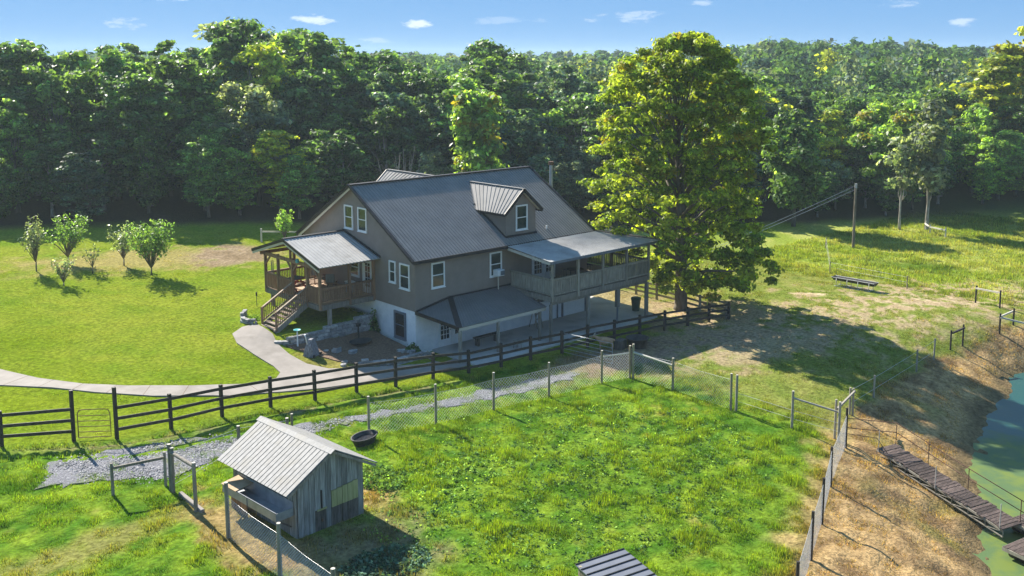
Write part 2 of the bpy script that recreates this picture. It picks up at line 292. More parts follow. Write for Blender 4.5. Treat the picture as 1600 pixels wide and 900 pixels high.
# ------------------------------------------------------------------ ground sheet
EDGE_X=[-160,-100,-60,-30,-11,8,30,48,62,75,95,140,250]; EDGE_Y=[175,120,88,66,49,36,23,14,7,0,-14,-50,-150]
def edge_d(x,y): return y-np.interp(x,EDGE_X,EDGE_Y)
def H(x,y): return float(height(x,y))
def bank_d(x,y):   # >0 on the dry bank, pond side of the fence
    return np.interp(x,[-40,-7.6,2,6.4,10.7,14,24,31,37,60],[-44,-29.6,-25.4,-23.6,-21.6,-20.9,-19.8,-20.8,-21.5,-24])-y
PATIO=[(1.2,0),(1.2,-4.3),(17.0,-4.3),(17.9,-2.2),(17.9,3),(14.7,3),(14.7,0)]
GRASS={}
def zones(x,y):
    """base tint (albedo) and grass amount/height for every spot"""
    n1=fbm(x,y,3.2,1); n2=fbm(x,y,.9,2); n3=fbm(x,y,9,3); n4=fbm(x,y,.45,5,3)
    def mix(a,b,t): t=np.clip(t,0,1)[...,None]; return a*(1-t)+b*t
    c=np.array
    n5=fbm((x*.8+y*.6)*1.0,(x*.6-y*.8)*.16,.9,77,3); lawn=mix(c([.115,.18,.012]),c([.185,.22,.022]),(n1*.45+n2*.25+n5*.3-.35)*3.6)
    lawn=mix(lawn,c([.125,.18,.006]),(n3-.55)*4)
    past=mix(c([.055,.13,.012]),c([.17,.25,.022]),(n2*.6+n4*.4-.36)*3.6)
    past=mix(past,c([.24,.22,.06]),(n1*.5+n4*.5-.66)*6)
    fieldc=mix(c([.13,.17,.03]),c([.20,.21,.05]),(n2-.3)*2.5)
    mead=mix(c([.19,.245,.035]),c([.29,.31,.08]),(n1-.4)*4)
    mead=mix(mead,c([.10,.16,.02]),(n3-.58)*5)
    straw=mix(c([.40,.27,.125]),c([.20,.13,.065]),(n2*.6+n4*.4-.42)*5); straw=mix(straw,c([.24,.20,.06]),(n1-.64)*6)
    dirt=mix(c([.27,.2,.14]),c([.17,.12,.08]),(n2-.4)*3)
    pale=mix(c([.44,.34,.22]),c([.30,.23,.13]),(n2-.4)*3)
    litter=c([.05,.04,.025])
    col=lawn; gh=np.full(x.shape,.05); ga=np.full(x.shape,1.0)
    # beyond the black fence (towards the camera): longer grass
    fy=np.interp(x,[-30,-22.6,-18.6,-9,-2.3,6,13,20],[-.2,-1,-3.3,-4,-4.6,-5.9,-6.5,-8])
    infield=sstep(.6,-.8,y-fy)*sstep(23,18,x)
    col=mix(col,past*1.0,infield); gh=gh+infield*.07
    right=sstep(14,20,x)*sstep(8,2,y-5)+sstep(6,9,x)*sstep(-5,-9,y); right=np.clip(right,0,1)
    col=mix(col,fieldc,right); gh=gh*(1-right)+.06*right
    # pen pasture: lush
    pen=sstep(-9.8,-11.2,y+.12*x*0)*sstep(6.3,5.4,x)*sstep(-.4,.4,-bank_d(x,y)*1.0)*sstep(-19.2,-18.4,x)
    pen=np.maximum(pen,sstep(-19,-20,x)*sstep(-9.5,-11.5,y+(n2-.5)*3)); col=mix(col,past*1.02,pen); gh=gh*(1-pen)+pen*(.085+.12*sstep(.45,.7,n2))
    # dry verge just inside the pen fences
    verge=sstep(1.7,.2,-bank_d(x,y)+(n2-.5)*2.2)*sstep(-14,-6,x)*sstep(12,6,x); col=mix(col,straw,verge*.8); gh=gh*(1-.5*verge)
    verge2=sstep(1.6,.2,np.abs(x+13.2)+(n2-.5)*2)*sstep(-17,-15,y)*sstep(-9,-11,y); col=mix(col,straw*.9,verge2*.8)
    # meadow beyond
    xm=np.interp(y,[-60,-24,-17,-9,-5,2,12],[40,38,37,38.5,36,36,30]); md=sstep(-1.5,2.5,x-xm-2*(n1-.5)); col=mix(col,mead,md); gh=gh*(1-md)+md*.2
    # worn soil patches
    def ell(cx,cy,rx,ry,a=0):
        ca,sa=math.cos(a),math.sin(a); u=((x-cx)*ca+(y-cy)*sa)/rx; v=(-(x-cx)*sa+(y-cy)*ca)/ry; return 1-np.sqrt(u*u+v*v)
    def patch(e,w=.35,nn=1.5): return sstep(-w,w,e+(n2-.5)*nn)
    t=patch(ell(13.2,-9.9,7.5,2.4,-.12),.3,1.8)*(1-.6*sstep(.52,.6,n4)); col=mix(col,dirt,t); ga*=1-t*.93
    t=patch(ell(8.0,-8.4,4.6,2.1,-.05),.35,1.6)*.85; col=mix(col,dirt*.85,t); ga*=1-t*.85
    t=patch(ell(19.5,-6.5,4.8,4.6),.3,2.0)*(1-.6*sstep(.50,.58,n4)); col=mix(col,pale*.85,t); ga*=1-t*.85
    t=patch(ell(16,-13.2,6.5,2.2,-.1),.35,2.2)*.8; col=mix(col,pale*.75,t); ga*=1-t*.8
    t=patch(ell(34.5,-14,9,3.6,-.5),.4,3.2)*sstep(.50,.58,n4+.15*n2); col=mix(col,pale,t*.9); ga*=1-t*.85
    t=patch(ell(27,-14.5,13,5,-.2),.6,2.6)*sstep(.52,.60,n4+.1*n2); col=mix(col,pale*.9,t*.8); ga*=1-t*.7
    t=patch(ell(29.9,-8.0,1.5,.4,-.9),.15,.5); col=mix(col,pale*1.1,t); ga*=1-t
    t=patch(ell(18.5,2,2.6,6),.3,1.6)*.7; col=mix(col,pale*.8,t); ga*=1-t*.7
    t=patch(ell(-16,-18.2,3.2,2.4),.3,1.5)*.75; col=mix(col,dirt*.8,t); ga*=1-t*.8
    t=patch(ell(-18.3,-14.5,1.2,3.6),.3,1.4)*.8; col=mix(col,straw,t); ga*=1-t*.8
    t=patch(ell(-22.5,-12.0,4.5,1.1,.2),.4,2.6)*.4; col=mix(col,straw*.9,t); ga*=1-t*.3
    # scraped bank line along the black fence
    t=sstep(.8,0,np.abs(y-fy+.9+1.1*(n1-.5)))*sstep(-24,-20,x)*sstep(0,-4,x)*sstep(.46,.56,n4); col=mix(col,dirt*.7,t*.8); ga*=1-t*.7
    # brown orchard soil
    t=patch(ell(-4.5,27.5,9.5,3.6,-.45),.5,1.6)*.75; col=mix(col,c([.30,.235,.10]),t); ga*=1-t*.5
    t=patch(ell(.6,25.0,2.6,3.4,-.5),.3,1.3)*.85; col=mix(col,dirt*1.1,t); ga*=1-t*.8
    # lawn yard between walk and mulch
    t=patch(ell(-5.3,0.9,2.0,2.0),.4,1.5)*.5; col=mix(col,straw*.9,t); ga*=1-t*.4
    # dry bank of the pond
    b=sstep(-.3,.7,bank_d(x,y)+(n2-.5)*1.6); col=mix(col,straw,b); gh=gh*(1-b)+b*.12; ga=ga*(1-b)+b*.75
    wet=sstep(.25,0,height(x,y)+1.75) if x.size<4e5 else 0
    col=mix(col,c([.10,.08,.045]),wet*.7); ga=ga*(1-wet)
    # wood floor
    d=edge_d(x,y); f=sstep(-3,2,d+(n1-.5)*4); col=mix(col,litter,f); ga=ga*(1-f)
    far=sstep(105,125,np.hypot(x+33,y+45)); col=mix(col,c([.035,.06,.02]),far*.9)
    return col,gh,ga
def axis(lo,hi,st,outlo,outhi,g=1.18):
    a=list(np.arange(lo,hi+1e-6,st)); s=st; v=hi
    while v<outhi: s*=g; v+=s; a.append(v)
    s=st; v=lo; pre=[]
    while v>outlo: s*=g; v-=s; pre.append(v)
    return np.array(pre[::-1]+a)
def make_ground():
    xs=axis(-30,52,.32,-1000,1050); ys=axis(-36,44,.32,-900,1050)
    X,Y=np.meshgrid(xs,ys); Z=height(X,Y)
    n=fbm(X,Y,1.3,21,3)-.5; past=sstep(-8,-11,Y)*sstep(8,5,X); bank=sstep(-.5,1,bank_d(X,Y))
    n9=fbm(X,Y,.55,41,3)-.5
    Z=Z+(n*(.05+.10*past+.16*bank)+n9*bank*.24+n9*past*.07)*sstep(-40,-30,X+0*Y)
    fy=np.interp(X,[-30,-22.6,-18.6,-9,-2.3,6],[-.2,-1,-3.3,-4,-4.6,-5.9])   # ruts and ridges beside the fence
    Z=Z+.10*np.sin((Y-fy)*5.5+3*fbm(X,Y,4,8))*sstep(0,-.6,Y-fy)*sstep(-3.4,-2.4,Y-fy)*sstep(1,-3,X)
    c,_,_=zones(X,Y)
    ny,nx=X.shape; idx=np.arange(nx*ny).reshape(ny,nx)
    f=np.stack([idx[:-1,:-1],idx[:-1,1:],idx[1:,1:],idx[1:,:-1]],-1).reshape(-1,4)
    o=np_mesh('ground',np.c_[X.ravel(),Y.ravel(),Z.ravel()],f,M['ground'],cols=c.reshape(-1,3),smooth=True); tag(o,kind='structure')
make_ground()
def densify(poly,step=.5,jit=0,seed=1):
    out=[];n=len(poly)
    for i in range(n):
        a=np.array(poly[i]);b=np.array(poly[(i+1)%n]);k=max(1,int(np.hypot(*(b-a))/step))
        for j in range(k):
            p=a+(b-a)*j/k
            if jit: p=p+(np.array([vnoise(p[0]*3,p[1]*3,1.3,seed),vnoise(p[0]*3,p[1]*3,1.3,seed+9)])-.5)*jit
            out.append((float(p[0]),float(p[1])))
    return out
def inpoly(x,y,poly):
    ins=np.zeros(x.shape,bool); n=len(poly)
    for i in range(n):
        x1,y1=poly[i];x2,y2=poly[(i+1)%n]
        if y1==y2: continue
        ins^=((y1>y)!=(y2>y))&(x<(x2-x1)*(y-y1)/(y2-y1)+x1)
    return ins
def sheet(name,poly,m,lift,st=.3,jit=0,skirt=0,rel=0):
    """terrain-hugging sheet cut to a polygon, with a downward skirt for real thickness"""
    import bmesh
    poly=densify(poly,st*1.4,jit); bm=bmesh.new()
    vs=[bm.verts.new((x,y,0)) for x,y in poly]; fc=bm.faces.new(vs)
    xs=[p[0] for p in poly]; ys=[p[1] for p in poly]
    for ax,lo,hi in ((0,min(xs),max(xs)),(1,min(ys),max(ys))):
        v=lo+st
        while v<hi:
            co=(v,0,0) if ax==0 else (0,v,0); no=(1,0,0) if ax==0 else (0,1,0)
            bmesh.ops.bisect_plane(bm,geom=bm.verts[:]+bm.edges[:]+bm.faces[:],plane_co=co,plane_no=no); v+=st
    co=np.array([v.co[:2] for v in bm.verts]); z=height(co[:,0],co[:,1])
    if rel: z=z+(fbm(co[:,0],co[:,1],.8,4,3)-.5)*rel
    for v,zz in zip(bm.verts,z): v.co.z=zz+lift
    if skirt:
        be=[e for e in bm.edges if e.is_boundary]; r=bmesh.ops.extrude_edge_only(bm,edges=be)
        for g in r['geom']:
            if isinstance(g,bmesh.types.BMVert): g.co.z-=skirt
    bmesh.ops.recalc_face_normals(bm,faces=bm.faces[:])
    me=bpy.data.meshes.new(name); bm.to_mesh(me); bm.free(); me.materials.append(m)
    for p in me.polygons: p.use_smooth=False
    o=bpy.data.objects.new(name,me); COL.objects.link(o); return tag(o,kind='structure')
WALK=[(-60,27),(-34,18.5),(-24,12.3),(-19.82,9.82),(-18.73,7.1),(-17.32,4.7),(-15.73,2.96),(-13.27,1.0),(-10.9,-0.35),(-9.3,-0.35),(-8.7,0.3),(-8.55,1.3),(-8.63,3.27),(-8.6,5.4),(-8.1,6.95),(-7.2,7.5),(-6.35,7.35),(-6.3,5.5),(-6.66,4.3),(-6.85,2.6),(-6.75,.9),(-6.1,-.3),(-4.3,-1.1),(-2.6,-1.9),(-1.2,-2.4),(1.25,-2.2),(1.25,-3.6),(-1.6,-3.75),(-4,-3.2),(-6.01,-3.0),(-8.18,-2.75),(-10.04,-2.2),(-12.36,-1.3),(-15.32,.8),(-17.26,3.05),(-18.67,5.2),(-20.6,7.4),(-25,10.0),(-35,16),(-61,25)]
walk=sheet('walkway',WALK,M['concrete'],.06,skirt=.2,st=.6)
def joints():
    up=[Vector(a) for a in WALK[1:10]]; lo=[Vector(a) for a in WALK[-2:-10:-1]]; t=MB(); s=0
    for a,b in zip(lo[:-1],lo[1:]):
        d=(b-a); L_=d.length
        while s<L_:
            q=a+d*(s/L_); best=min(((q-(u0+(u1-u0)*k/20)).length,tuple(u0+(u1-u0)*k/20)) for u0,u1 in zip(up[:-1],up[1:]) for k in range(21)); e=Vector(best[1]); s+=1.9
            if best[0]<3.2:
                for k in range(5):
                    m=q.lerp(e,k/5); n=q.lerp(e,(k+1)/5); t.bar((m.x,m.y,H(*m)+.0615),(n.x,n.y,H(*n)+.0615),.022,.006)
        s-=L_
    tag(t.build('walkway_joint',M['mulch']),kind='structure')
joints()
GRAV=[(-21.42,-4.2),(-19.37,-4.5),(-17.27,-4.75),(-15.3,-5.5),(-12.98,-6.35),(-9.81,-6.75),(-7.34,-7.27),(-3.63,-7.7),(-0.23,-8.0),(2.51,-8.4),(4.5,-8.7),(4,-9.3),(1.64,-9.4),(-1.46,-9.0),(-4.41,-8.3),(-7.7,-7.7),(-10.37,-7.4),(-12.4,-8.16),(-15.39,-7.3),(-17.6,-8.3),(-18.85,-8.44),(-20.71,-7.1),(-22.52,-6.0)]
sheet('gravel_drive',GRAV,M['gravel'],.035,st=.3,jit=1.0,skirt=.12,rel=.1)
MULCH=[(-6.3,3.85),(-3.6,3.9),(-0.05,3.9),(-.05,.1),(-.6,-1.5),(-2.6,-1.6),(-4.2,-0.6),(-5.2,1.3),(-5.8,2.6)]
sheet('mulch_bed',MULCH,M['mulch'],.04,st=.3,jit=.3,skirt=.12,rel=.06)
# ------------------------------------------------------------------ patio
t=MB(); t.prism(PATIO,-.5,0); tag(t.build('patio',M['patio'],bevel=.01),kind='structure')
# ------------------------------------------------------------------ house
HW,HL=12.38,14.62; ZS,ZE,ZR=2.5,5.57,9.44; OV=.35; SLP=(ZR-ZE)/(HW/2+OV)
house=thing('house','large taupe house with charcoal metal roof, two dormers and white basement','house',(0,0,0))
def siding(name,fn,z0,z1,parent,st=.115):
    """clapboard courses; fn(z)->(p,q,n): end points of the course and outward normal"""
    m=MB(); z=z0
    while z<z1-.01:
        zt=min(z+st,z1); a=fn(z);b=fn(zt)
        if a is None or b is None: z=zt; continue
        n=Vector(a[2])*.016
        p0,p1=Vector(a[0])+n,Vector(a[1])+n; q0,q1=Vector(b[0]),Vector(b[1]); u0,u1=Vector(a[0]),Vector(a[1])
        m.add([p0,p1,q1,q0],[(0,1,2,3)]); m.add([u0,u1,p1,p0],[(0,1,2,3)]); z=zt
    return m.build(name,M['siding'],parent)
def gab(x,nx):
    def f(z):
        lo,hi=0.,HW
        if z>ZE-.05:
            e=(z-ZE)/SLP-OV+.02; lo=max(0,e); hi=HW-lo
            if hi<=lo: return None
        return ((x,hi,z),(x,lo,z),(nx,0,0))
    return f
siding('gable_siding',gab(0,-1),ZS,ZR-.1,house); siding('gable_siding',lambda z:(lambda r:r and (r[1],r[0],r[2]))(gab(HL,1)(z)),ZS,ZR-.1,house)
siding('front_siding',lambda z:((0,0,z),(HL,0,z),(0,-1,0)),ZS,ZE,house); siding('rear_siding',lambda z:((HL,HW,z),(0,HW,z),(0,1,0)),ZS,ZE,house)
t=MB(); t.box((-.01,-.01,(ZS+ZE)/2),(.09,.09,ZE-ZS)); t.box((-.01,HW+.01,(ZS+ZE)/2),(.09,.09,ZE-ZS)); t.build('corner_board',M['siding'],house)
t=MB(); t.box((HL/2,HW/2,ZS/2-.3),(HL-.04,HW-.04,ZS+.6-.01)); t.build('basement_wall',M['whitewall'],house)
t=MB(); t.add([(0.02,.02,ZS),(HL-.02,.02,ZS),(HL-.02,HW-.02,ZS),(.02,HW-.02,ZS)],[(3,2,1,0)]); t.build('floor_frame',M['siding'],house)
def roof_slope(name,p0,p1,q1,q0,m,parent,pitch=.23,th=.05,rib=.03,rw=.04,ribm=None,ribname='roof_rib'):
    """slab p0-p1 (eave) to q0-q1 (ridge) with raised ribs running up the slope"""
    p0,p1,q1,q0=map(Vector,(p0,p1,q1,q0)); n=(p1-p0).cross(q0-p0).normalized()
    if n.z<0: n=-n
    t=MB(); vs=[p0,p1,q1,q0]; lowv=[v-n*th for v in vs]; t.add(vs+lowv,[(0,1,2,3),(7,6,5,4),(0,4,5,1),(1,5,6,2),(2,6,7,3),(3,7,4,0)])
    o=t.build(name,m,parent); r=MB(); L_=(p1-p0).length; k=max(2,int(L_/pitch))
    for i in range(k+1):
        a=p0+(p1-p0)*(i/k); b=q0+(q1-q0)*(i/k); e=(p1-p0).normalized()*rw
        r.add([a-e,a-e*.35+n*rib,a+e*.35+n*rib,a+e,b-e,b-e*.35+n*rib,b+e*.35+n*rib,b+e],[(0,1,5,4),(1,2,6,5),(2,3,7,6),(0,3,2,1)])
    ro=r.build(ribname,ribm or m,parent); tag(ro,kind='stuff'); return o
roof_slope('roof',(-OV,-OV,ZE),(HL+OV,-OV,ZE),(HL+OV,HW/2,ZR),(-OV,HW/2,ZR),M['roof'],house,ribm=M['roofrib'])
roof_slope('roof',(HL+OV,HW+OV,ZE),(-OV,HW+OV,ZE),(-OV,HW/2,ZR),(HL+OV,HW/2,ZR),M['roof'],house,ribm=M['roofrib'])
t=MB(); t.bar((-OV-.02,HW/2,ZR+.03),(HL+OV+.02,HW/2,ZR+.03),.34,.05); t.build('ridge_cap',M['trim'],house)
for s in (0,1):
    ye=-OV-.03 if s==0 else HW+OV+.03
    for x in (-OV-.02,HL+OV+.02): t=MB(); t.bar((x,ye,ZE-.05),(x,HW/2,ZR-.03),.05,.2); t.bar((x,ye,ZE+.045),(x,HW/2,ZR+.045),.2,.03); t.build('rake_trim',M['trim'],house)
for y in (-OV-.035,HW+OV+.035): t=MB(); t.box((HL/2,y,ZE-.07),(HL+2*OV,.05,.2)); t.build('eave_fascia',M['trim'],house)
t=MB()
for s in (-1,1):
    ye=-OV if s<0 else HW+OV
    t.bar((-OV/2,ye,ZE-.1),(-OV/2,HW/2,ZR-.1),OV-.05,.02)
t.box((HL/2,-OV/2,ZE-.12),(HL,OV-.02,.02)); t.bar((-OV+.03,HW+OV-.1,ZE-.2),(-OV+.03,HW/2,ZR-.2),.03,.14); t.build('soffit',M['soffit'],house)
def window(parent,o,ux,n,w,h,name='window',frame='white',pane='glass',cas=.09,rail=True,mull=0,bars=None,inset=.02,label=None):
    """window with lower left corner o on the wall, ux along the wall, n outward"""
    o,ux,n=Vector(o),Vector(ux),Vector(n); m=MB(); c=lambda a,b,d=0:o+ux*a+Z3*b+n*d
    for a,b,sx,sz in ((w/2,h-cas/2,w,cas),(w/2,cas/2,w,cas),(cas/2,h/2,cas,h-2*cas),(w-cas/2,h/2,cas,h-2*cas)): m.box(c(a,b,.03),(sx,.07,sz),ux,n,Z3)
    m.box(c(w/2,-.02,.05),(w+.06,.1,.04),ux,n,Z3)
    if rail: m.box(c(w/2,h*.5,.025),(w-2*cas,.05,.05),ux,n,Z3)
    for i in range(mull): m.box(c(cas+(w-2*cas)*(i+1)/(mull+1),h/2,.025),(.06,.05,h-2*cas),ux,n,Z3)
    if bars:
        for i in range(1,bars[0]): m.box(c(cas+(w-2*cas)*i/bars[0],h/2,.03),(.025,.02,h-2*cas),ux,n,Z3)
        for i in range(1,bars[1]): m.box(c(w/2,cas+(h-2*cas)*i/bars[1],.03),(w-2*cas,.018,.025),ux,n,Z3)
    f=m.build(name,M[frame],parent)
    if label: f['label']=label
    k=2 if rail else 1
    for i in range(k):
        g=MB(); z0=cas+(h-2*cas)*i/k; zz=(h-2*cas)/k; g.box(c(w/2,z0+zz/2,inset-.012*i),(w-2*cas,.01,zz),ux,n,Z3); g.build('pane',M[pane],f)
    return f
GX,GN=(0,-1,0),(-1,0,0)      # gable wall: ux towards the front corner
for ya,yb,za,zb in ((7.28,6.32,6.59,8.09),(5.76,4.79,6.59,8.09),(2.5,1.83,3.9,5.23),(1.43,.44,3.7,5.23)): window(house,(-.015,ya,za),GX,GN,ya-yb,zb-za)
window(house,(-.0,2.1,.58),GX,GN,1.18,1.66,frame='greytrim',pane='darkglass',cas=.13,label='basement window with blue grey frame')
FX,FN=(1,0,0),(0,-1,0)
window(house,(1.19,-.015,3.7),FX,FN,1.0,1.54); window(house,(5.77,-.015,3.69),FX,FN,.99,1.55)
window(house,(3.9,0,.86),FX,FN,.75,.62,pane='darkglass',rail=False,cas=.07); window(house,(4.66,0,.86),FX,FN,.75,.62,pane='darkglass',rail=False,cas=.07)
window(house,(7.3,0,1.15),FX,FN,1.1,.34,pane='darkglass',rail=False,cas=.05); window(house,(9.7,0,1.3),FX,FN,1.1,.34,pane='darkglass',rail=False,cas=.05)
def door(parent,x0,x1,z0,z1,y=0,cols=(3,5),name='door',glass=(.18,.82,.22,.93)):
    w=x1-x0;h=z1-z0; m=MB(); m.box(((x0+x1)/2,y-.03,(z0+z1)/2),(w,.06,h)); d=m.build(name,M['white'],parent)
    g=MB(); gx0,gx1=x0+w*glass[0],x0+w*glass[1]; gz0,gz1=z0+h*glass[2],z0+h*glass[3]
    g.box(((gx0+gx1)/2,y-.066,(gz0+gz1)/2),(gx1-gx0,.012,gz1-gz0)); g.build('pane',M['darkglass'],d)
    b=MB()
    for i in range(1,cols[0]): b.box((gx0+(gx1-gx0)*i/cols[0],y-.078,(gz0+gz1)/2),(.03,.012,gz1-gz0))
    for i in range(1,cols[1]): b.box(((gx0+gx1)/2,y-.077,gz0+(gz1-gz0)*i/cols[1]),(gx1-gx0,.012,.03))
    b.build('glazing_bar',M['white'],d)
    k=MB(); k.cyl((x1-w*.08,y-.06,z0+h*.47),(x1-w*.08,y-.12,z0+h*.47),.03); k.build('handle',M['darkmetal'],d)
    return d
door(house,1.66,2.62,.02,2.05); 
d=door(house,2.7,3.5,.02,2.05,cols=(1,1),glass=(.3,.62,.3,.85))
door(house,9.4,10.42,2.85,4.95,cols=(3,5)); door(house,10.46,11.5,2.85,4.95,cols=(3,5))
t=MB(); t.box((13.3,-.03,1.1),(2.1,.05,2.15)); g=t.build('garage_door',M['white'],house)
for i in range(5):
    t=MB(); t.box((13.3,-.062,.25+i*.43),(2.02,.02,.40)); t.build('panel',M['white'],g)
t=MB(); t.box((12.2,-.05,1.12),(.09,.1,2.25)); t.box((14.4,-.05,1.12),(.09,.1,2.25)); t.box((13.3,-.05,2.27),(2.3,.1,.1)); t.box((11.75,-.03,1.05),(.07,.06,2.1)); t.box((11.2,-.03,1.05),(.07,.06,2.1)); t.box((11.47,-.03,2.13),(.6,.06,.07)); t.build('door_frame',M['greytrim'],house)
# dormer
def dormer(x0,x1,yf,zw,zp,sgn,parent,win):
    """sgn -1: faces the front"""
    zr_=lambda y:ZE+((y if sgn<0 else HW-y)+OV)*SLP
    cx=(x0+x1)/2; z0=zr_(yf)-.05; m=MB()
    ym=(zw-ZE)/SLP-OV; ym=ym if sgn<0 else HW-ym; yp=(zp-ZE)/SLP-OV; yp=yp if sgn<0 else HW-yp
    st=.115; z=z0
    d=None
    def fr(z):
        if z<=zw: return ((x0,yf,z),(x1,yf,z),(0,sgn,0))
        k=(zp-z)/(zp-zw)*(x1-x0)/2
        return ((cx-k,yf,z),(cx+k,yf,z),(0,sgn,0)) if k>0 else None
    dw=siding('dormer_wall',fr,z0,zp-.05,parent)
    for xx,nx in ((x0,-1),(x1,1)):
        siding('dormer_cheek',lambda z:((xx,ym if z>zw-.2 else (lambda q:q if sgn<0 else HW-q)((z-ZE)/SLP-OV+.06),z),(xx,yf,z),(nx,0,0)) if True else None,z0,zw,parent)
    e=.33; sl_=(zp-zw)/((x1-x0)/2); o=.32*-sgn; yo=yf-o
    ez=zw-e*sl_; ye_=(ez-ZE)/SLP-OV; ye_=ye_ if sgn<0 else HW-ye_
    roof_slope('dormer_roof',(x0-e,yo,ez+.05),(x0-e,ye_,ez+.05),(cx,yp,zp+.05),(cx,yo,zp+.05),M['dormerroof'],parent,ribm=M['dormerroof'])
    roof_slope('dormer_roof',(x1+e,ye_,ez+.05),(x1+e,yo,ez+.05),(cx,yo,zp+.05),(cx,yp,zp+.05),M['dormerroof'],parent,ribm=M['dormerroof'])
    t=MB(); f=yo+.02*sgn
    for s in (-1,1): t.bar((cx+s*((x1-x0)/2+e),f,ez),(cx,f,zp),.05,.2)
    t.box((x0-e-.01,(yo+ye_)/2,ez-.04),(.03,abs(ye_-yo),.12)); t.box((x1+e+.01,(yo+ye_)/2,ez-.04),(.03,abs(ye_-yo),.12))
    t.box((cx,yf+.06*sgn,z0+.09),(x1-x0+.1,.12,.1)); t.bar((x0-.05,yf,zr_(yf)+.06),(x0-.05,ym,zr_(ym)+.06),.1,.06); t.bar((x1+.05,yf,zr_(yf)+.06),(x1+.05,ym,zr_(ym)+.06),.1,.06)
    t.build('dormer_trim',M['trim'],parent)
    t=MB()
    for s in (-1,1): t.bar((cx+s*((x1-x0)/2+e-.12),yf+sgn*.15,ez+.02),(cx,yf+sgn*.15,zp-.08),.26,.02)
    t.build('dormer_soffit',M['soffit'],parent)
    t=MB(); t.bar((cx,yo,zp+.07),(cx,yp,zp+.07),.22,.03); t.build('dormer_ridge',M['dormerroof'],parent)
    if win: window(parent,(win[0],yf+.015*sgn,win[2]),FX,(0,sgn,0),win[1],win[3])
dormer(7.42,10.03,.32,7.75,8.92,-1,house,(8.27,1.0,6.3,1.62))
dormer(5.4,8.0,HW-.6,8.2,9.35,1,house,None)
t=MB(); t.cyl((11.22,.49,6.02),(11.22,.49,6.28),.05); t.build('roof_vent',M['white'],house)
t=MB(); t.cyl((15.28,4.2,2.4),(15.28,4.2,9.75),.13,n=12); fl=t.build('flue_pipe',M['galv'],house)
t=MB(); t.cyl((15.28,4.2,9.7),(15.28,4.2,9.95),.19,n=12); t.build('flue_cap',M['rust'],fl)
# lean-to roof over the patio door
EV=-3.15; ZV=2.04
LP=dict(A=(0,-.02,2.5),B=(2.6,-.02,2.95),C=(7.6,-.02,2.95),D=(7.65,EV,ZV+.02),E=(.75,EV,ZV))
roof_slope('lean_to_roof',LP['E'],LP['D'],LP['C'],LP['B'],M['leanroof'],house,ribm=M['roofrib'],th=.04)
t=MB(); a,b,e=map(Vector,(LP['A'],LP['B'],LP['E'])); n=(b-a).cross(e-a).normalized(); n=n if n.z>0 else -n
t.add([a,e,b,a-n*.04,e-n*.04,b-n*.04],[(0,1,2),(5,4,3),(0,3,4,1),(1,4,5,2),(2,5,3,0)]); t.build('lean_to_roof',M['leanroof'],house)
r=MB()
for i in range(1,13):
    q=i/13; p=a+(e-a)*q; w=b+(e-b)*q*1.0
    p=a+(e-a)*q; w=a+(b-a)*q; r.bar(p+n*.012,w+n*.012,.035,.02)
tag(r.build('roof_rib',M['roofrib'],house),kind='stuff')
t=MB(); t.bar(b+n*.03,e+n*.03,.34,.03); t.bar(a+n*.04+Vector((0,-.05,0)),b+n*.04+Vector((0,-.05,.03)),.16,.05); t.bar(b+Vector((0,-.05,.05)),Vector(LP['C'])+Vector((0,-.05,.05)),.14,.05); t.bar(a+Vector((-.03,-.02,-.05)),e+Vector((-.03,0,-.05)),.05,.2); t.build('flashing',M['trim'],house)
t=MB(); t.bar((.75,EV+.05,ZV-.13),(7.6,EV+.05,ZV-.11),.09,.18); t.bar((.75,EV+.08,ZV-.05),(.75,-.1,ZV+.1),.06,.12); t.build('eave_beam',M['soffit'],house)
for x in (.85,3.75,7.15):
    t=MB(); t.box((x,EV+.06,ZV/2-.13),(.15,.15,ZV-.1)); t.build('roof_post',M['greywood'],house)
t=MB(); t.cyl((6.24,-.3,2.85),(6.24,-.3,3.68),.035); t.build('service_pipe',M['soffit'],house)
# ------------------------------------------------------------------ side deck with its roof
deck=thing('deck','raised weathered grey deck with pale metal roof wrapping the far house end','deck',(11,-3,0))
DX0,DX1,DY=7.45,16.47,-3.87; DZ=2.82
bx=DX0
for j in range(28):      # floor boards run along the front
    y=DY-.05+j*.14
    if y>-.08: break
    t=MB(); t.box(((DX0+DX1)/2,y+.065,DZ-.02),(DX1-DX0+.1,.13,.035)); t.build('floor_board',M['greywood'],deck)
t=MB(); t.box((15.55,4.5,DZ-.02),(1.95,9.0,.035)); t.build('side_floor',M['greywood'],deck)
t=MB(); t.box(((DX0+DX1)/2,DY,DZ-.18),(DX1-DX0+.14,.07,.28)); t.box((DX0,DY/2-.04,DZ-.18),(.07,-DY-.1,.28)); t.box((DX1,2.5,DZ-.18),(.07,12.6,.28)); t.build('rim_joist',M['greywood'],deck)
t=MB()
for i in range(22):
    x=DX0+.3+i*.41
    t.box((x,DY/2,DZ-.16),(.045,-DY-.15,.22))
tag(t.build('joist',M['greywood'],deck),kind='stuff')
t=MB(); t.box(((DX0+DX1)/2,DY+.12,DZ-.42),(DX1-DX0,.12,.2)); t.build('beam',M['greywood'],deck)
for x in (DX0,9.70,11.97,14.25,DX1):
    t=MB(); t.box((x,DY,(DZ-.3+5.0)/2+.0),(.14,.14,5.0-DZ+.3)); t.build('roof_post',M['deckwood'],deck)
for y in (-.6,2.6,5.8,9.0):
    t=MB(); t.box((DX1,y,3.8),(.14,.14,2.4)); t.build('roof_post',M['greywood'],deck)
for x,w in ((DX0,.15),(10.75,.2),(DX1,.2)):
    t=MB(); t.box((x,DY+.12,1.16),(w,w,2.36)); t.build('support_post',M['greywood'],deck)
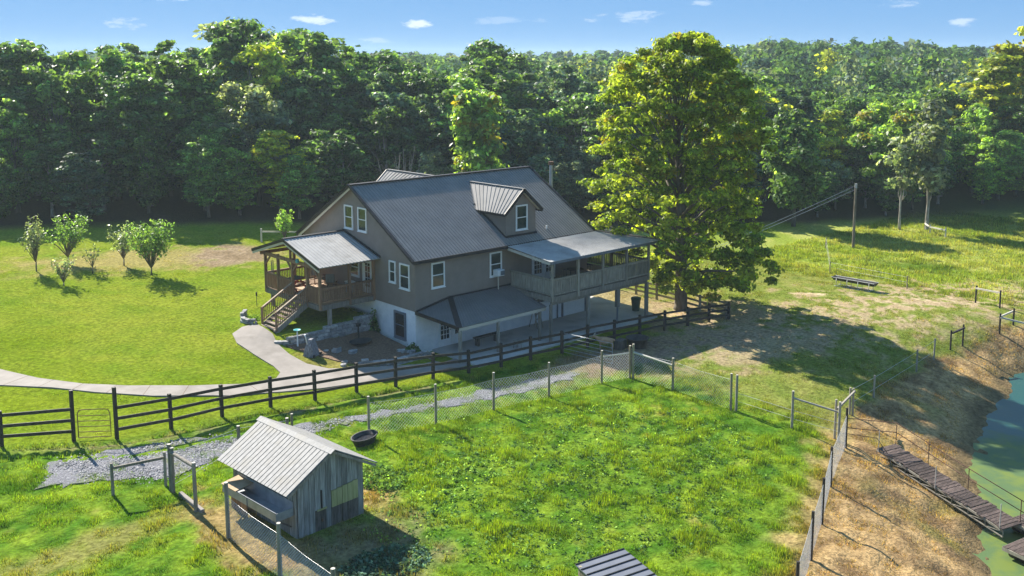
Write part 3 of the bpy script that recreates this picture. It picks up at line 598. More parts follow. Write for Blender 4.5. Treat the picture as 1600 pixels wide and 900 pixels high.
t=MB(); t.box((13.55,DY+.12,1.75),(.26,.24,1.2)); t.build('support_post',M['greywood'],deck); t=MB(); t.box((13.55,DY+.12,.58),(.08,.08,1.16)); t.build('support_post',M['greytrim'],deck)
for y in (2.6,9.0):
    t=MB(); t.box((DX1-.1,y,1.2),(.18,.18,2.4)); t.build('support_post',M['greywood'],deck)
def railing(parent,p,q,z,h,mrail,mbal,step=.13,bw=.085,bd=.03,post0=False,name='railing',slope=0):
    """top rail, bottom rail and upright boards from p to q (xy); z may differ at the ends"""
    p,q=Vector(p),Vector(q); d=q-p; L_=d.xy.length; k=max(2,int(L_/step)); u=Vector((d.x,d.y,0)).normalized(); n=Vector((-u.y,u.x,0))
    t=MB(); t.bar(p+Z3*h,q+Z3*h,.12,.04); t.bar(p+Z3*(h-.08),q+Z3*(h-.08),.04,.09); t.bar(p+Z3*.12,q+Z3*.12,.04,.09); r=t.build('handrail',mrail,parent)
    b=MB()
    for i in range(k):
        c=p+d*((i+.5)/k); b.box(c+Z3*(.07+(h-.12)/2)+n*.03,(bw,bd,h-.12+random.uniform(-.01,.01)),u,n,Z3)
    o=b.build('baluster',mbal,parent); tag(o,kind='stuff'); return r
for a,b in ((DX0,9.7),(9.7,11.97),(11.97,14.25),(14.25,DX1)): railing(deck,(a+.08,DY,DZ),(b-.08,DY,DZ),DZ,1.1,M['deckwood'],M['deckwood'],step=.15,bw=.115)
railing(deck,(DX0,-.1,DZ),(DX0,DY+.08,DZ),DZ,1.1,M['deckwood'],M['deckwood'],step=.15,bw=.115)
for a,b in ((DY,-.6),(-.6,2.6),(2.6,5.8),(5.8,9.0)): railing(deck,(DX1,a+.08,DZ),(DX1,b-.08,DZ),DZ,1.1,M['greywood'],M['greywood'],step=.15,bw=.1)
RE=-4.2; ZRE=5.12; RX=17.1
roof_slope('deck_roof',(7.0,RE,ZRE),(RX,RE,ZRE+.04),(HL+OV+.02,-OV-.05,ZE-.03),(7.0,-OV-.05,ZE-.03),M['porchroof'],deck,th=.04)
roof_slope('deck_roof',(RX+.25,RE,ZRE+.04),(RX+1.6,9.6,ZRE+.0),(HL+OV+.05,9.6,ZE-.03),(HL+OV+.02,-OV-.05,ZE-.025),M['porchroof'],deck,th=.04)
t=MB(); t.bar((7.0,RE-.0,ZRE-.1),(RX+.2,RE,ZRE-.06),.05,.15); t.bar((RX+.27,RE,ZRE-.04),(RX+1.62,9.6,ZRE-.08),.05,.12); t.build('roof_fascia',M['greytrim'],deck)
t=MB(); t.bar((7.0,RE+.05,ZRE-.14),(7.0,-OV,ZE-.2),.05,.16); t.bar((DX0,DY,ZRE-.12),(DX1,DY,ZRE-.12),.1,.16); t.build('roof_beam',M['soffit'],deck)
t=MB(); t.bar((14.99,-.42,ZE+.03),(RX+.15,RE,ZRE+.08),.2,.03); t.build('hip_cap',M['trim'],deck)
# table and chairs on the deck
def small_table(name,label,loc,r,h,m):
    o=thing(name,label,'table',loc); t=LB(); t.cyl((0,0,h-.03),(0,0,h),r,n=16); t.build('tabletop',m,o)
    for k in range(4):
        t=LB(); a=k*math.pi/2+.78; t.cyl((math.cos(a)*r*.8,math.sin(a)*r*.8,0),(math.cos(a)*r*.5,math.sin(a)*r*.5,h-.03),.02,n=6); t.build('leg',m,o)
    return o
small_table('patio_table','round black metal table under the side deck roof',(11.2,-2.2,DZ),.55,.95,M['black'])
def chair(label,loc,rz,m,cat='chair',group=None):
    o=thing('chair',label,cat,loc,group,rz); t=LB(); t.box((0,0,.45),(.5,.5,.04)); t.build('seat',m,o); t=LB()
    for i in range(4): t.box((-.19+i*.127,.25,.78),(.04,.02,.62))
    t.box((0,.25,1.1),(.5,.035,.06)); t.build('backrest',m,o)
    for x,y in ((-1,-1),(1,-1),(-1,1),(1,1)): t=LB(); t.cyl((x*.23,y*.23,0),(x*.22,y*.23,.44),.02,n=5); t.build('leg',m,o)
    return o
chair('black metal chair left of the round table on the side deck',(10.3,-2.3,DZ),1.6,M['black']); chair('black metal chair right of the round table on the side deck',(12.1,-2.4,DZ),-1.5,M['black'])
# window air conditioner
ac=thing('air_conditioner','white window air conditioner unit below the middle front window','air conditioner',(6.32,-.25,3.95))
t=LB(); t.box((0,0,0),(.56,.5,.38)); c_=t.build('case',M['white'],ac,bevel=.02)
t=LB(); t.box((.1,-.255,0),(.32,.02,.28)); t.build('grille',M['greytrim'],ac)
# ------------------------------------------------------------------ entrance porch
porch=thing('entrance_porch','brown stained timber entrance porch with pale metal gable roof and steps','porch',(-2,7.4,0))
PX=-3.87; PY0,PY1=4.1,10.62; PZ=2.8
for j in range(46):
    y=PY0+.02+j*.142
    if y>PY1-.1: break
    t=MB(); t.box(((PX)/2-.01,y+.07,PZ-.02),(-PX-.04,.132,.035)); t.build('floor_board',M['stainlit'],porch)
t=MB(); t.box((PX/2-.03,PY0-.03,PZ-.2),(-PX-.06,.05,.3)); t.box((PX/2-.03,PY1+.03,PZ-.2),(-PX-.06,.05,.3)); t.box((PX-.03,(PY0+PY1)/2,PZ-.2),(.05,PY1-PY0+.12,.3)); t.build('rim_joist',M['greywood'],porch)
t=MB()
for i in range(16): t.box((PX/2,PY0+.3+i*.4,PZ-.17),(-PX-.2,.045,.22))
tag(t.build('joist',M['greywood'],porch),kind='stuff')
for y in (PY0,5.5,7.25,9.0,PY1):
    t=MB(); t.box((PX,y,(PZ-.3+5.15)/2),(.15,.15,5.15-PZ+.3)); t.build('post',M['stain'],porch)
for x in (-1.83,-.1):
    for y in (PY0,PY1): t=MB(); t.box((x,y,(PZ-.3+5.15)/2),(.15,.15,5.15-PZ+.3)); t.build('post',M['stain'],porch)
for x,y in ((-3.3,PY0-.05),(-3.6,PY1-.3),(-3.6,7.3)): t=MB(); z0=H(x,y-.1)-.3; t.box((x,y,(z0+PZ-.3)/2),(.2,.2,PZ-.3-z0)); t.build('support_post',M['greywood'],porch)
def prail(a,b): railing(porch,a,b,PZ,.98,M['stain'],M['stain'],step=.115,bw=.05,bd=.04)
prail((PX,PY0+.08,PZ),(PX,5.42,PZ)); prail((PX,7.33,PZ),(PX,8.92,PZ)); prail((PX,9.08,PZ),(PX,PY1-.08,PZ))
for y in (PY0,PY1): prail((PX+.08,y,PZ),(-1.91,y,PZ)); prail((-1.75,y,PZ),(-.18,y,PZ))
YR=7.45; ZPR=6.37; ZPE=5.2
roof_slope('roof',(-4.32,3.42,ZPE),(-.02,3.42,ZPE),(-.02,YR,ZPR),(-4.32,YR,ZPR),M['porchroof'],porch,ribm=M['porchroof'],rib=.03)
roof_slope('roof',(-.02,11.48,ZPE),(-4.32,11.48,ZPE),(-4.32,YR,ZPR),(-.02,YR,ZPR),M['porchroof'],porch,ribm=M['porchroof'],rib=.03)
t=MB()
for s in (3.40,11.5): t.bar((-4.35,s,ZPE-.06),(-4.35,YR,ZPR-.06),.05,.17); t.bar((-.02,s-.0,ZPE+.09),(-.02,YR,ZPR+.09),.2,.08)
t.bar((-4.36,YR,ZPR+.04),(-.02,YR,ZPR+.04),.22,.04); t.box((-2.2,11.5,ZPE-.08),(4.3,.06,.14)); t.build('roof_trim',M['trim'],porch)
t=MB()
for s in (3.45,11.45): t.bar((-4.30,s,ZPE-.22),(-4.30,YR,ZPR-.22),.06,.14)
t.build('barge_board',M['soffit'],porch)
t=MB()
for y in (PY0,PY1): t.box((PX/2-.1,y,5.06),(-PX+.5,.13,.2))
t.box((PX,YR,4.98),(.13,PY1-PY0+.1,.2)); t.box((PX,YR,5.6),(.12,.12,1.2))
for y,yy in ((PY0,PY0+.7),(7.25,6.6),(7.25,7.9),(PY1,PY1-.7)): t.bar((PX,y,4.3),(PX,yy,4.95),.09,.1)
for i in range(6):
    x=-.4-i*.7
    for s in (3.5,11.4): t.bar((x,s,ZPE-.1),(x,YR,ZPR-.1),.05,.12)
t.build('roof_frame',M['stain'],porch)
# steps
ST=8; x0,z0=PX-.05,PZ; dx=.275; zg=1.42; dz=(PZ-zg)/ST
for i in range(1,ST+1):
    t=MB(); t.box((x0-dx*(i-.5),6.37,z0-dz*i+.0),(.31,1.62,.045)); t.build('tread',M['tread'],porch)
for y in (5.52,7.22):
    t=MB(); t.bar((x0,y,z0-.2),(x0-dx*ST,y,zg-.16),.05,.3); t.build('stringer',M['greywood'],porch)
    xb=x0-dx*ST+.1; t=MB(); t.box((xb,y,zg+.5),(.11,.11,1.15)); t.build('newel_post',M['stain'],porch)
    railing(porch,(x0-.02,y,PZ-.08),(xb+.06,y,zg+.14),0,.95,M['tread'],M['stain'],step=.12,bw=.04,bd=.04)
# porch furniture
w=window(house,(-.01,6.95,3.65),GX,GN,1.2,1.15)
t=MB(); t.box((-.05,4.85,3.85),(.07,1.0,2.1)); dd=t.build('door',M['white'],house); t=MB(); t.box((-.09,4.75,3.95),(.012,.5,1.5)); t.build('pane',M['darkglass'],dd); t=MB()
for k in range(4): t.box((-.1,4.75,3.4+k*.37),(.012,.5,.03))
t.box((-.1,4.75,3.95),(.012,.03,1.5)); t.build('glazing_bar',M['white'],dd)
pt=thing('picnic_table','red wooden picnic table on the entrance porch behind the steps','table',(-3.0,8.6,PZ),rz=.4)
t=LB(); 
for i in range(5): t.box((0,-.32+i*.16,.75),(1.3,.15,.04))
t.build('tabletop',M['greywood'],pt)
for s in (-1,1):
    t=LB(); t.box((0,s*.62,.45),(1.3,.24,.04)); t.build('seat',M['redwood'],pt)
    t=LB(); t.bar((s*.5,-.6,0),(s*.5,.1,.74),.05,.1); t.bar((s*.5,.6,0),(s*.5,-.1,.74),.05,.1); t.bar((s*.5,-.7,.42),(s*.5,.7,.42),.05,.09); t.build('leg',M['redwood'],pt)
rc=thing('rocking_chair','wooden rocking chair with draped blanket beside the porch window','chair',(-1.5,6.6,PZ),rz=2.3)
t=LB(); t.box((0,0,.42),(.52,.5,.05)); t.build('seat',M['stain'],rc)
t=LB(); 
for i in range(5): t.bar((-.2+i*.1,.22,.45),(-.2+i*.1,.4,1.15),.05,.02)
t.bar((-.27,.4,1.15),(.27,.4,1.15),.04,.08); t.build('backrest',M['stain'],rc)
t=LB(); t.bar((-.2,.3,.65),(-.2,.43,1.2),.02,.02); t.add([(-.26,.2,.6),(.26,.2,.55),(.27,.42,1.2),(-.27,.42,1.22),(-.26,.5,.7),(.26,.5,.7)],[(0,1,2,3),(3,2,5,4)]); t.build('blanket',M['greywood'],rc)
for s in (-1,1): t=LB(); t.tube([(s*.24,-.45,.1),(s*.24,-.2,.02),(s*.24,.2,.02),(s*.24,.55,.12)],[.02]*4,6); t.bar((s*.24,-.2,.04),(s*.24,-.22,.62),.04,.04); t.bar((s*.24,.2,.04),(s*.24,.24,.62),.04,.04); t.bar((s*.26,-.3,.63),(s*.26,.3,.66),.07,.03); t.build('rocker',M['stain'],rc)
rc2=copy_tree(rc); rc2.location=(-1.0,8.9,PZ); rc2.rotation_euler.z=1.9; rc2['label']='wooden rocking chair in the far corner of the entrance porch'
bx=thing('cooler','pale blue plastic cooler box beside the rocking chair','box',(-.75,5.75,PZ)); t=LB(); t.box((0,0,.32),(.4,.55,.64)); t.build('body',M['galv'],bx,bevel=.02); t=LB(); t.box((0,0,.67),(.42,.58,.06)); t.build('lid',M['white'],bx)
rug=MB(); rug.box((-2.6,5.9,PZ+.012),(1.5,1.5,.012)); tag(rug.build('door_mat',M['plywood']),'tan square mat on the porch floor in front of the house door','mat')
def hang(name,label,cat,p,fn): o=thing(name,label,cat,p); fn(o); return o
def chime(o):
    t=LB(); t.cyl((0,0,-.02),(0,0,.0),.09,n=10); t.cyl((0,0,0),(0,0,.3),.006,n=4); t.build('top_disc',M['stain'],o)
    for k in range(5): a=k*1.257; t=LB(); t.cyl((.07*math.cos(a),.07*math.sin(a),-.06),(.07*math.cos(a),.07*math.sin(a),-.62-.05*k),.015,n=6); t.build('tube',M['darkmetal'],o)
hang('wind_chime','dark wind chime hanging under the far corner of the porch roof','wind chime',(PX,9.75,4.62),chime)
def lantern(o):
    t=LB(); t.lathe((0,0,-.2),[(.02,0),(.1,.02),(.12,.12),(.09,.24),(.02,.28)],10); t.build('bottle',M['teal'],o); t=LB(); t.cyl((0,0,.08),(0,0,.3),.006,n=4); t.build('hanger',M['black'],o)
hang('bird_feeder','small teal bird feeder hanging from the porch gable','bird feeder',(PX-.25,6.2,5.25),lantern)
# ------------------------------------------------------------------ stone retaining wall (each block a part)
rw=thing('retaining_wall','low grey stone retaining wall under the entrance porch','wall',(-3,4,0))
def blocks(parent,pts,top,base,bh,bl,m,th=.3,name='block'):
    """courses of blocks along a polyline; top(s) and base(s) heights as functions of x,y"""
    pts=[Vector((a,b,0)) for a,b in pts]; seg=[(pts[i+1]-pts[i]).length for i in range(len(pts)-1)]; tot=sum(seg)
    def at(s):
        for i,l in enumerate(seg):
            if s<=l or i==len(seg)-1: d=(pts[i+1]-pts[i]).normalized(); return pts[i]+d*min(s,l),d
            s-=l
    c=0;zb=min(base(p.x,p.y) for p in pts)-.15; row=0
    z=zb
    while True:
        s=-(row%2)*bl/2; any_=False
        while s<tot-.05:
            l=bl*random.uniform(.8,1.15); m_=min(max(s+l/2,0),tot); p,d=at(m_)
            if z+bh*.5<top(p.x,p.y) and z+bh>base(p.x,p.y)-.05:
                n=Vector((-d.y,d.x,0)); t=MB(); t.box(p+Z3*(z+bh/2)+n*random.uniform(-.03,.03),(min(l,tot-s if s>0 else l)-.025,th+random.uniform(-.04,.04),bh-.02),d,n,Z3); t.build(name,m,parent,bevel=.02); any_=True
            s+=l
        z+=bh; row+=1
        if row>14: break
blocks(rw,[(-6.6,4.35),(-6.1,4.02),(-4.5,4.02),(-.15,4.0)],lambda x,y:1.72+.08*x,lambda x,y:H(x,3.6),.19,.48,M['stone'])
ed=thing('stone_edging','curved edging of tan stones at the foot of the porch steps','edging',(-6.2,8.3,1.2))
blocks(ed,[(-6.05,9.4),(-6.45,8.9),(-6.72,8.3),(-6.62,7.75),(-6.3,7.5)],lambda x,y:H(x,y)+.33,lambda x,y:H(x,y)-.02,.16,.34,M['stone'],th=.26,name='stone')
bw=thing('rubble_kerb','low dark stone kerb between the mulch bed and the patio walk','kerb',(-1.5,-1.7,0))
blocks(bw,[(-4.3,-.75),(-2.7,-1.55),(-.7,-1.5),(.3,-1.2)],lambda x,y:H(x,y)+.36,lambda x,y:H(x,y)-.05,.15,.42,M['stone'],th=.26,name='stone')
def rocks(name,label,cat,x,y,n,r,size,m='stone',group=None):
    o=thing(name,label,cat,(x,y,H(x,y)),group)
    for k in range(n):
        a=random.uniform(0,6.28); d=r*math.sqrt(random.random()); s=size*random.uniform(.6,1.2); t=LB(); cx,cy=d*math.cos(a),d*math.sin(a)
        rr=[random.uniform(.8,1.15) for _ in range(8)]
        t.add([(cx+s*rr[i]*.5*math.cos(i*.785),cy+s*rr[i]*.4*math.sin(i*.785),z*s*.35) for z in (-.2,.8) for i in range(8)]+[(cx,cy,s*.38)],[(i,(i+1)%8,8+(i+1)%8,8+i) for i in range(8)]+[(8+i,8+(i+1)%8,16) for i in range(8)])
        q=t.build('rock',M[m],o); q.location.z=random.uniform(0,.12) if n>3 else 0
    return o
rocks('rock_pile','pile of pale grey rocks at the house corner in the mulch bed','rocks',-.95,-.35,14,.5,.34)
rocks('flat_stone','pale flat stones in the grass beside the covered grill','stones',-5.05,3.05,3,.35,.4)
rocks('flat_stone','two flat stones at the edge of the mulch bed','stones',-4.4,2.2,2,.3,.45)
rocks('flat_stone','single flat grey stone on the mulch','stone',-3.5,1.35,1,.05,.6)
rocks('flat_stone','pink flat stones in the grass beside the walkway','stones',-4.9,-.2,3,.5,.4)
def boxthing(name,label,cat,p,sz,m,rz=0,bev=.01):
    o=thing(name,label,cat,p,rz=rz); t=LB(); t.box((0,0,sz[2]/2),sz); t.build('body',m,o,bevel=bev); return o
b=boxthing('planter_box','pale grey metal planter box on the mulch','planter',(-4.15,1.95,H(-4.15,1.95)),(.42,.3,.3),M['galv'],.3); t=LB(); t.box((0,0,.29),(.36,.24,.04)); t.build('soil',M['mulch'],b)
# slab table: dark round fire pit lid
fp=thing('fire_pit','low round black fire pit on the mulch bed','fire pit',(-2.3,2.3,H(-2.3,2.3)+.04)); t=LB(); t.lathe((0,0,0),[(.3,0),(.55,.12),(.6,.2),(.56,.2),(.3,.08),(0,.06)],18,1.2,.9); t.build('bowl',M['rubber'],fp)
for k in range(3): a=k*2.09; t=LB(); t.cyl((.4*math.cos(a),.36*math.sin(a),-.08),(.4*math.cos(a),.36*math.sin(a),.1),.03,n=6); t.build('leg',M['rubber'],fp)
br=thing('garden_post_light','black post light standing in the mulch bed','light',(-1.9,3.15,H(-1.9,3.15))); t=LB(); t.cyl((0,0,0),(0,0,.75),.045,n=8); t.build('post',M['black'],br); t=LB(); t.box((0,0,.82),(.2,.2,.14)); t.box((0,0,.91),(.28,.28,.03)); t.build('lamp_head',M['black'],br)
pl=thing('path_light','small black path light in the lawn beside the porch','light',(-4.6,10.6,H(-4.6,10.6))); t=LB(); t.cyl((0,0,0),(0,0,.75),.018,n=6); t.build('stake',M['black'],pl); t=LB(); t.cyl((0,0,.72),(0,0,.95),.06,.05,n=8); t.build('lamp_head',M['black'],pl)
hy=thing('birdbath','white pedestal post with small teal dish in front of the stone wall','birdbath',(-5.75,3.6,H(-5.75,3.6)))
t=LB(); t.cyl((0,0,0),(0,0,.95),.05,.035,n=8); t.build('post',M['white'],hy); t=LB(); t.lathe((0,0,.93),[(.04,0),(.2,.05),(.22,.09),(.18,.07),(0,.04)],12); t.build('dish',M['teal'],hy)
gr=thing('covered_grill','dark grey fabric covered grill with white handle beside the mulch bed','grill',(-5.75,2.1,H(-5.75,2.1)),rz=.5)
t=LB(); t.add([(-.38,-.34,0),(.38,-.34,0),(.38,.34,0),(-.38,.34,0),(-.28,-.2,.6),(.26,-.2,.66),(.26,.2,.66),(-.28,.2,.6),(-.14,-.1,.95),(.12,-.1,.98),(.12,.1,.98),(-.14,.1,.95)],[(0,1,5,4),(1,2,6,5),(2,3,7,6),(3,0,4,7),(4,5,9,8),(5,6,10,9),(6,7,11,10),(7,4,8,11),(8,9,10,11)]); t.build('cover',mat('grey_cover_fabric',(.1,.1,.11),(.3,.3,.32),sc=6,rough=.8,bump=1,bsc=5,stretch=(3,3,.6)),gr)
t=LB(); t.tube([(-.2,.1,.6),(-.3,.15,1.1),(-.36,.17,1.3)],[.035,.03,.05],6); t.build('handle',M['white'],gr)
for s in (-1,1): t=LB(); t.cyl((s*.36,-.36,.09),(s*.36,-.42,.09),.09,n=10); t.build('wheel',M['black'],gr)
# patio things
bn=thing('bench','long dark green wooden bench on the patio in front of the small windows','bench',(4.4,-1.3,0))
t=LB(); t.box((0,0,.5),(1.95,.36,.08)); t.build('seat',M['darkboard'],bn)
for s in (-1,1): t=LB(); t.box((s*.75,0,.23),(.14,.3,.46)); t.build('leg',M['darkboard'],bn)
ld=thing('step_ladder','wooden step ladder standing open on the patio by the basement wall','ladder',(9.1,-.75,0))
for s in (-1,1): t=LB(); t.bar((s*.25,-.35,0),(s*.18,0,1.45),.04,.07); t.build('rail',M['greywood'],ld); t=LB(); t.bar((s*.25,.4,0),(s*.18,.02,1.42),.03,.05); t.build('leg',M['greywood'],ld)
for k in range(4): t=LB(); t.box((0,-.35+.07+k*.085,.3+k*.3),(.46,.1,.03)); t.build('step',M['greywood'],ld)
bi=thing('rubbish_bin','dark green plastic bin on the far corner of the patio','bin',(17.05,-2.35,0))
t=LB(); t.lathe((0,0,0),[(.24,0),(.33,.8),(.36,.8),(.36,.85),(.3,.85),(.22,.05),(0,.05)],14); t.build('body',M['greenbin'],bi); t=LB(); t.lathe((0,0,.84),[(.36,0),(.34,.08),(.15,.14),(0,.14)],14); t.build('lid',M['greenbin'],bi)
sc_=thing('stool','small stool behind the black fence on the patio','stool',(5.1,-3.3,0)); t=LB(); t.box((0,0,.45),(.4,.36,.04)); t.build('seat',M['greywood'],sc_)
for x,y in ((-1,-1),(1,-1),(1,1),(-1,1)): t=LB(); t.bar((x*.19,y*.16,0),(x*.15,y*.12,.44),.035,.035); t.build('leg',M['greywood'],sc_)
# hanging swings behind the deck
for i,(x,y) in enumerate(((17.4,7.2),(18.3,5.2))):
    o=thing('chicken','dark brown hen pecking on the bare soil %s'%('behind the patio' if i==0 else 'near the patio corner'),'hen',(x,y,H(x,y)),rz=.7+i)
    t=LB(); t.lathe((0,0,.14),[(0,0),(.1,.03),(.14,.1),(.1,.18),(0,.2)],9,1.5,1); t.tube([(.15,0,.27),(.24,0,.36),(.26,0,.42)],[.07,.045,.04],6); t.tube([(-.15,0,.3),(-.28,0,.42)],[.07,.03],6); t.build('body',M['rust'] if i else M['black'],o)
    for s in (-1,1): t=LB(); t.cyl((0,s*.05,0),(0,s*.05,.16),.012,n=4); t.build('leg',M['horn'],o)
# ------------------------------------------------------------------ fences
def fence(name,label,cat,posts,pm,rm=None,pw=.12,rails=(.93,.63,.33),rw_=(.035,.14),round_=False,net=0,cap=1.62,wires=(),topm=None,lean=.01,skip=()):
    x0,y0,_=posts[0]; o=thing(name,label,cat,(x0,y0,H(x0,y0))); tops=[]
    for (x,y,h) in posts:
        z=H(x,y); t=MB(); lx,ly=random.uniform(-lean,lean)*h,random.uniform(-lean,lean)*h
        if round_: t.cyl((x,y,z-.2),(x+lx,y+ly,z+h),pw/2,pw/2*.92,n=8)
        else: t.box((x,y,z+h/2-.1),(pw,pw,h+.2),Vector((1,0,-lx/h)),Y3,Vector((lx/h,ly/h,1)))
        p=t.build('post',pm,o)
        if topm: t=MB(); t.cyl((x+lx,y+ly,z+h+.002),(x+lx,y+ly,z+h+.012),pw/2*.9,n=8); t.build('post_top',topm,p)
        tops.append(Vector((x,y,z)))
    for i in range(len(posts)-1):
        if i in skip: continue
        a,b=tops[i],tops[i+1]; ha,hb=min(posts[i][2],cap),min(posts[i+1][2],cap); d=(b-a).normalized(); n=Vector((-d.y,d.x,0)).normalized()*(-pw/2-.005)
        if rm:
            for f in rails:
                t=MB(); j=random.uniform(-.012,.012); t.bar(a+Z3*(ha*f-rw_[1]/2+j)+n,b+Z3*(hb*f-rw_[1]/2+random.uniform(-.012,.012))+n,*rw_); t.build('rail',rm,o)
        for f in wires:
            t=MB(); t.cyl(a+Z3*ha*f,b+Z3*hb*f,.008,n=4,caps=False); t.build('wire',M['wire'],o)
        if net:
            hh=min(ha,hb)*.93; L_=(b-a).length; pit=net; v=[];fc=[]; r=.0058 if net<.165 or posts[0][0]<6 and posts[0][1]>-22 else .004
            m=MB(); k=int((L_+hh)/pit)+1
            def P(s,z,sag=.03): f=min(max(s/L_,0),1); return a+(b-a)*f+Z3*(z+.03-sag*math.sin(math.pi*f)*z/hh*1.5+.012*math.sin(s*9+z*5))
            for q in range(-int(hh/pit)-1,k+1):
                for sg in (1,-1):
                    s0=q*pit; s1=s0+sg*hh; za,zb=0,hh
                    lo,hi=(s0,s1)
                    pts=[]
                    for u in (0,.25,.5,.75,1):
                        s=s0+(s1-s0)*u
                        if -1e-6<=s<=L_+1e-6: pts.append(P(s,hh*u))
                    # clip ends
                    for bnd in (0,L_):
                        if (s0-bnd)*(s1-bnd)<0:
                            u=(bnd-s0)/(s1-s0); pts.append(P(bnd,hh*u))
                    pts.sort(key=lambda p:p.z)
                    for c_,d_ in zip(pts[:-1],pts[1:]):
                        if (d_-c_).length>.02: m.cyl(c_,d_,r,n=3,caps=False)
            tag(m.build('wire_netting',M['wire'],o),kind='stuff')
            t=MB(); t.cyl(P(0,hh),P(L_/2,hh),.006,n=4,caps=False); t.cyl(P(L_/2,hh),P(L_,hh),.006,n=4,caps=False); t.build('wire',M['wire'],o)
    return o
B_=[(-22.61,-1.05,1.55),(-20.11,-2.38,2.27),(-18.62,-3.31,2.34),(-16.32,-3.59,1.66),(-13.82,-3.45,1.55),(-11.41,-3.64,1.52),(-9.17,-3.97,1.55),(-6.81,-4.09,1.57),(-4.59,-4.4,1.6),(-2.3,-4.64,1.48),(0.0,-4.85,1.36),(2.04,-5.26,1.41),(4.12,-5.48,1.42),(6.24,-5.91,1.39),(8.23,-6.1,1.42),(10.4,-6.3,1.36),(12.5,-6.55,1.34),(14.59,-6.85,1.31),(16.5,-7.2,1.25),(18.3,-7.55,1.22),(19.86,-8.0,1.15)]
fence('board_fence','short black three rail board fence left of the metal gate','fence',[(-28,1.6,1.6),(-25.3,.3,1.55)]+B_[:2],M['blackfence'],M['blackfence'],pw=.14)
fence('board_fence','long black three rail board fence running from the left gate past the patio','fence',B_[2:],M['blackfence'],M['blackfence'],pw=.14)
fence('board_fence','weathered brown rail fence passing behind the big tree trunk','fence',[(19.95,-7.75,1.15),(20.2,-5.4,1.15),(20.5,-3.25,1.2),(20.65,-1.24,1.25),(20.77,.8,1.1),(20.9,3.2,1.1),(21,5.6,1.1)],M['deckwood'],M['deckwood'],pw=.13)
def gate(name,label,p,q,h,nb,m,arch=False,r=.02,z=None):
    p,q=Vector(p),Vector(q); zz=H(p.x,p.y) if z is None else z; a=Vector((p.x,p.y,zz+.12)); b=Vector((q.x,q.y,H(q.x,q.y)+.12 if z is None else z+.12)); o=thing(name,label,'gate',a)
    t=MB(); d=(b-a).normalized()
    if arch: t.tube([a,a+Z3*(h-.2),a+Z3*(h-.04)+d*.07,a+Z3*h+d*.22,b+Z3*h-d*.22,b+Z3*(h-.04)-d*.07,b+Z3*(h-.2),b,a+Z3*0],[r]*9,6)
    else: t.tube([a,a+Z3*h,b+Z3*h,b,a],[r]*5,6)
    t.build('frame',m,o)
    for i in range(1,nb): t=MB(); z_=h*i/nb*.97; t.cyl(a+Z3*z_,b+Z3*z_,r*.8,n=5); t.build('bar',m,o)
    return o
gate('metal_gate','small dark tube gate with rounded top in the left black fence',(-19.92,-2.42),(-18.8,-3.15),1.25,5,M['rust'],arch=True)
gate('metal_gate','open pale tube gate swung out beside the patio fence',(6.3,-6.0),(6.75,-9.4),1.15,5,M['galv'],r=.014)
PP=M['post']; PT=M['posttop']
fence('wire_fence','wire net pen fence with round posts facing the gravel drive','fence',[(-12.7,-7.95,1.27),(-9.61,-9.36,1.85),(-6.33,-10.05,1.95),(-2.9,-10.25,1.9),(.41,-10.76,1.85),(4.06,-11.05,1.8),(5.71,-11.6,1.85)],PP,net=.17,pw=.13,round_=True,topm=PT,skip=(0,))
fence('wire_fence','wire net pen fence with round posts facing the bare soil yard','fence',[(5.80,-11.75,1.95),(5.87,-14.4,1.73),(5.75,-18.09,1.84)],PP,net=.17,pw=.13,round_=True,topm=PT)
fence('wire_fence','open wire fence with round posts ending at the pen corner','fence',[(5.9,-18.3,1.8),(6.11,-21.27,1.82),(6.75,-23.3,1.9)],M['deckwood'],wires=(.3,.55),pw=.13,round_=True,topm=PT)
fence('wire_fence','wire net pen fence along the top of the dry pond bank','fence',[(6.4,-23.86,1.9),(2.01,-25.61,1.7),(-1.29,-27.13,1.8),(-4.05,-28.31,1.8),(-7.62,-29.9,1.76)],M['blackfence'],net=.17,pw=.12,round_=True)
def brace(label,p,q,zp,zq,r=.05,m='posttop'):
    t=MB(); t.cyl((p[0],p[1],H(*p)+zp),(q[0],q[1],H(*q)+zq),r,n=7); o=t.build('fence_brace',M[m]); tag(o,label,'brace','round brace rails between fence posts'); return o
brace('thick pale curved brace pole right of the tall net fence corner post',(5.8,-11.8),(5.87,-14.35),1.5,1.35,.06)
brace('thin pale brace pole left of the tall net fence corner post',(4.1,-11.05),(5.7,-11.6),1.45,1.45,.03)
brace('long grey brace pole meeting the pen corner posts',(6.11,-21.3),(6.8,-23.3),1.5,1.4,.05,'deckwood')
fence('wire_fence','short post and rail end beyond the pen corner posts','fence',[(6.95,-23.0,1.9),(10.72,-21.86,1.44)],M['deckwood'],M['deckwood'],rails=(.93,),rw_=(.08,.1),pw=.12,round_=True)
fence('wire_fence','wire fence with thin posts along the top of the shaded bank','fence',[(10.72,-21.7,1.4),(13.96,-21.29,1.24),(20.85,-20.35,1.34),(23.69,-20.08,1.33)],M['deckwood'],pw=.11,round_=True,wires=(.4,.9))
fence('rail_fence','short dark post and rail panel at the far end of the bank','fence',[(26.19,-19.98,1.25),(27.44,-20.19,1.36)],M['blackfence'],M['blackfence'],rails=(.9,),rw_=(.09,.1),pw=.12,round_=True)
fence('rail_fence','post and rail corner at the right edge above the bare bank','fence',[(32.68,-21.2,1.15),(30.78,-21.09,1.34),(32.4,-23.6,1.3)],M['blackfence'],M['posttop'],rails=(.86,),rw_=(.08,.1),pw=.13,round_=True)
fence('rail_fence','post and pale rail panel beside the meadow gate','fence',[(36.23,-17.31,1.24),(35.61,-19.2,1.26)],M['blackfence'],M['posttop'],rails=(.9,),rw_=(.08,.1),pw=.13,round_=True)
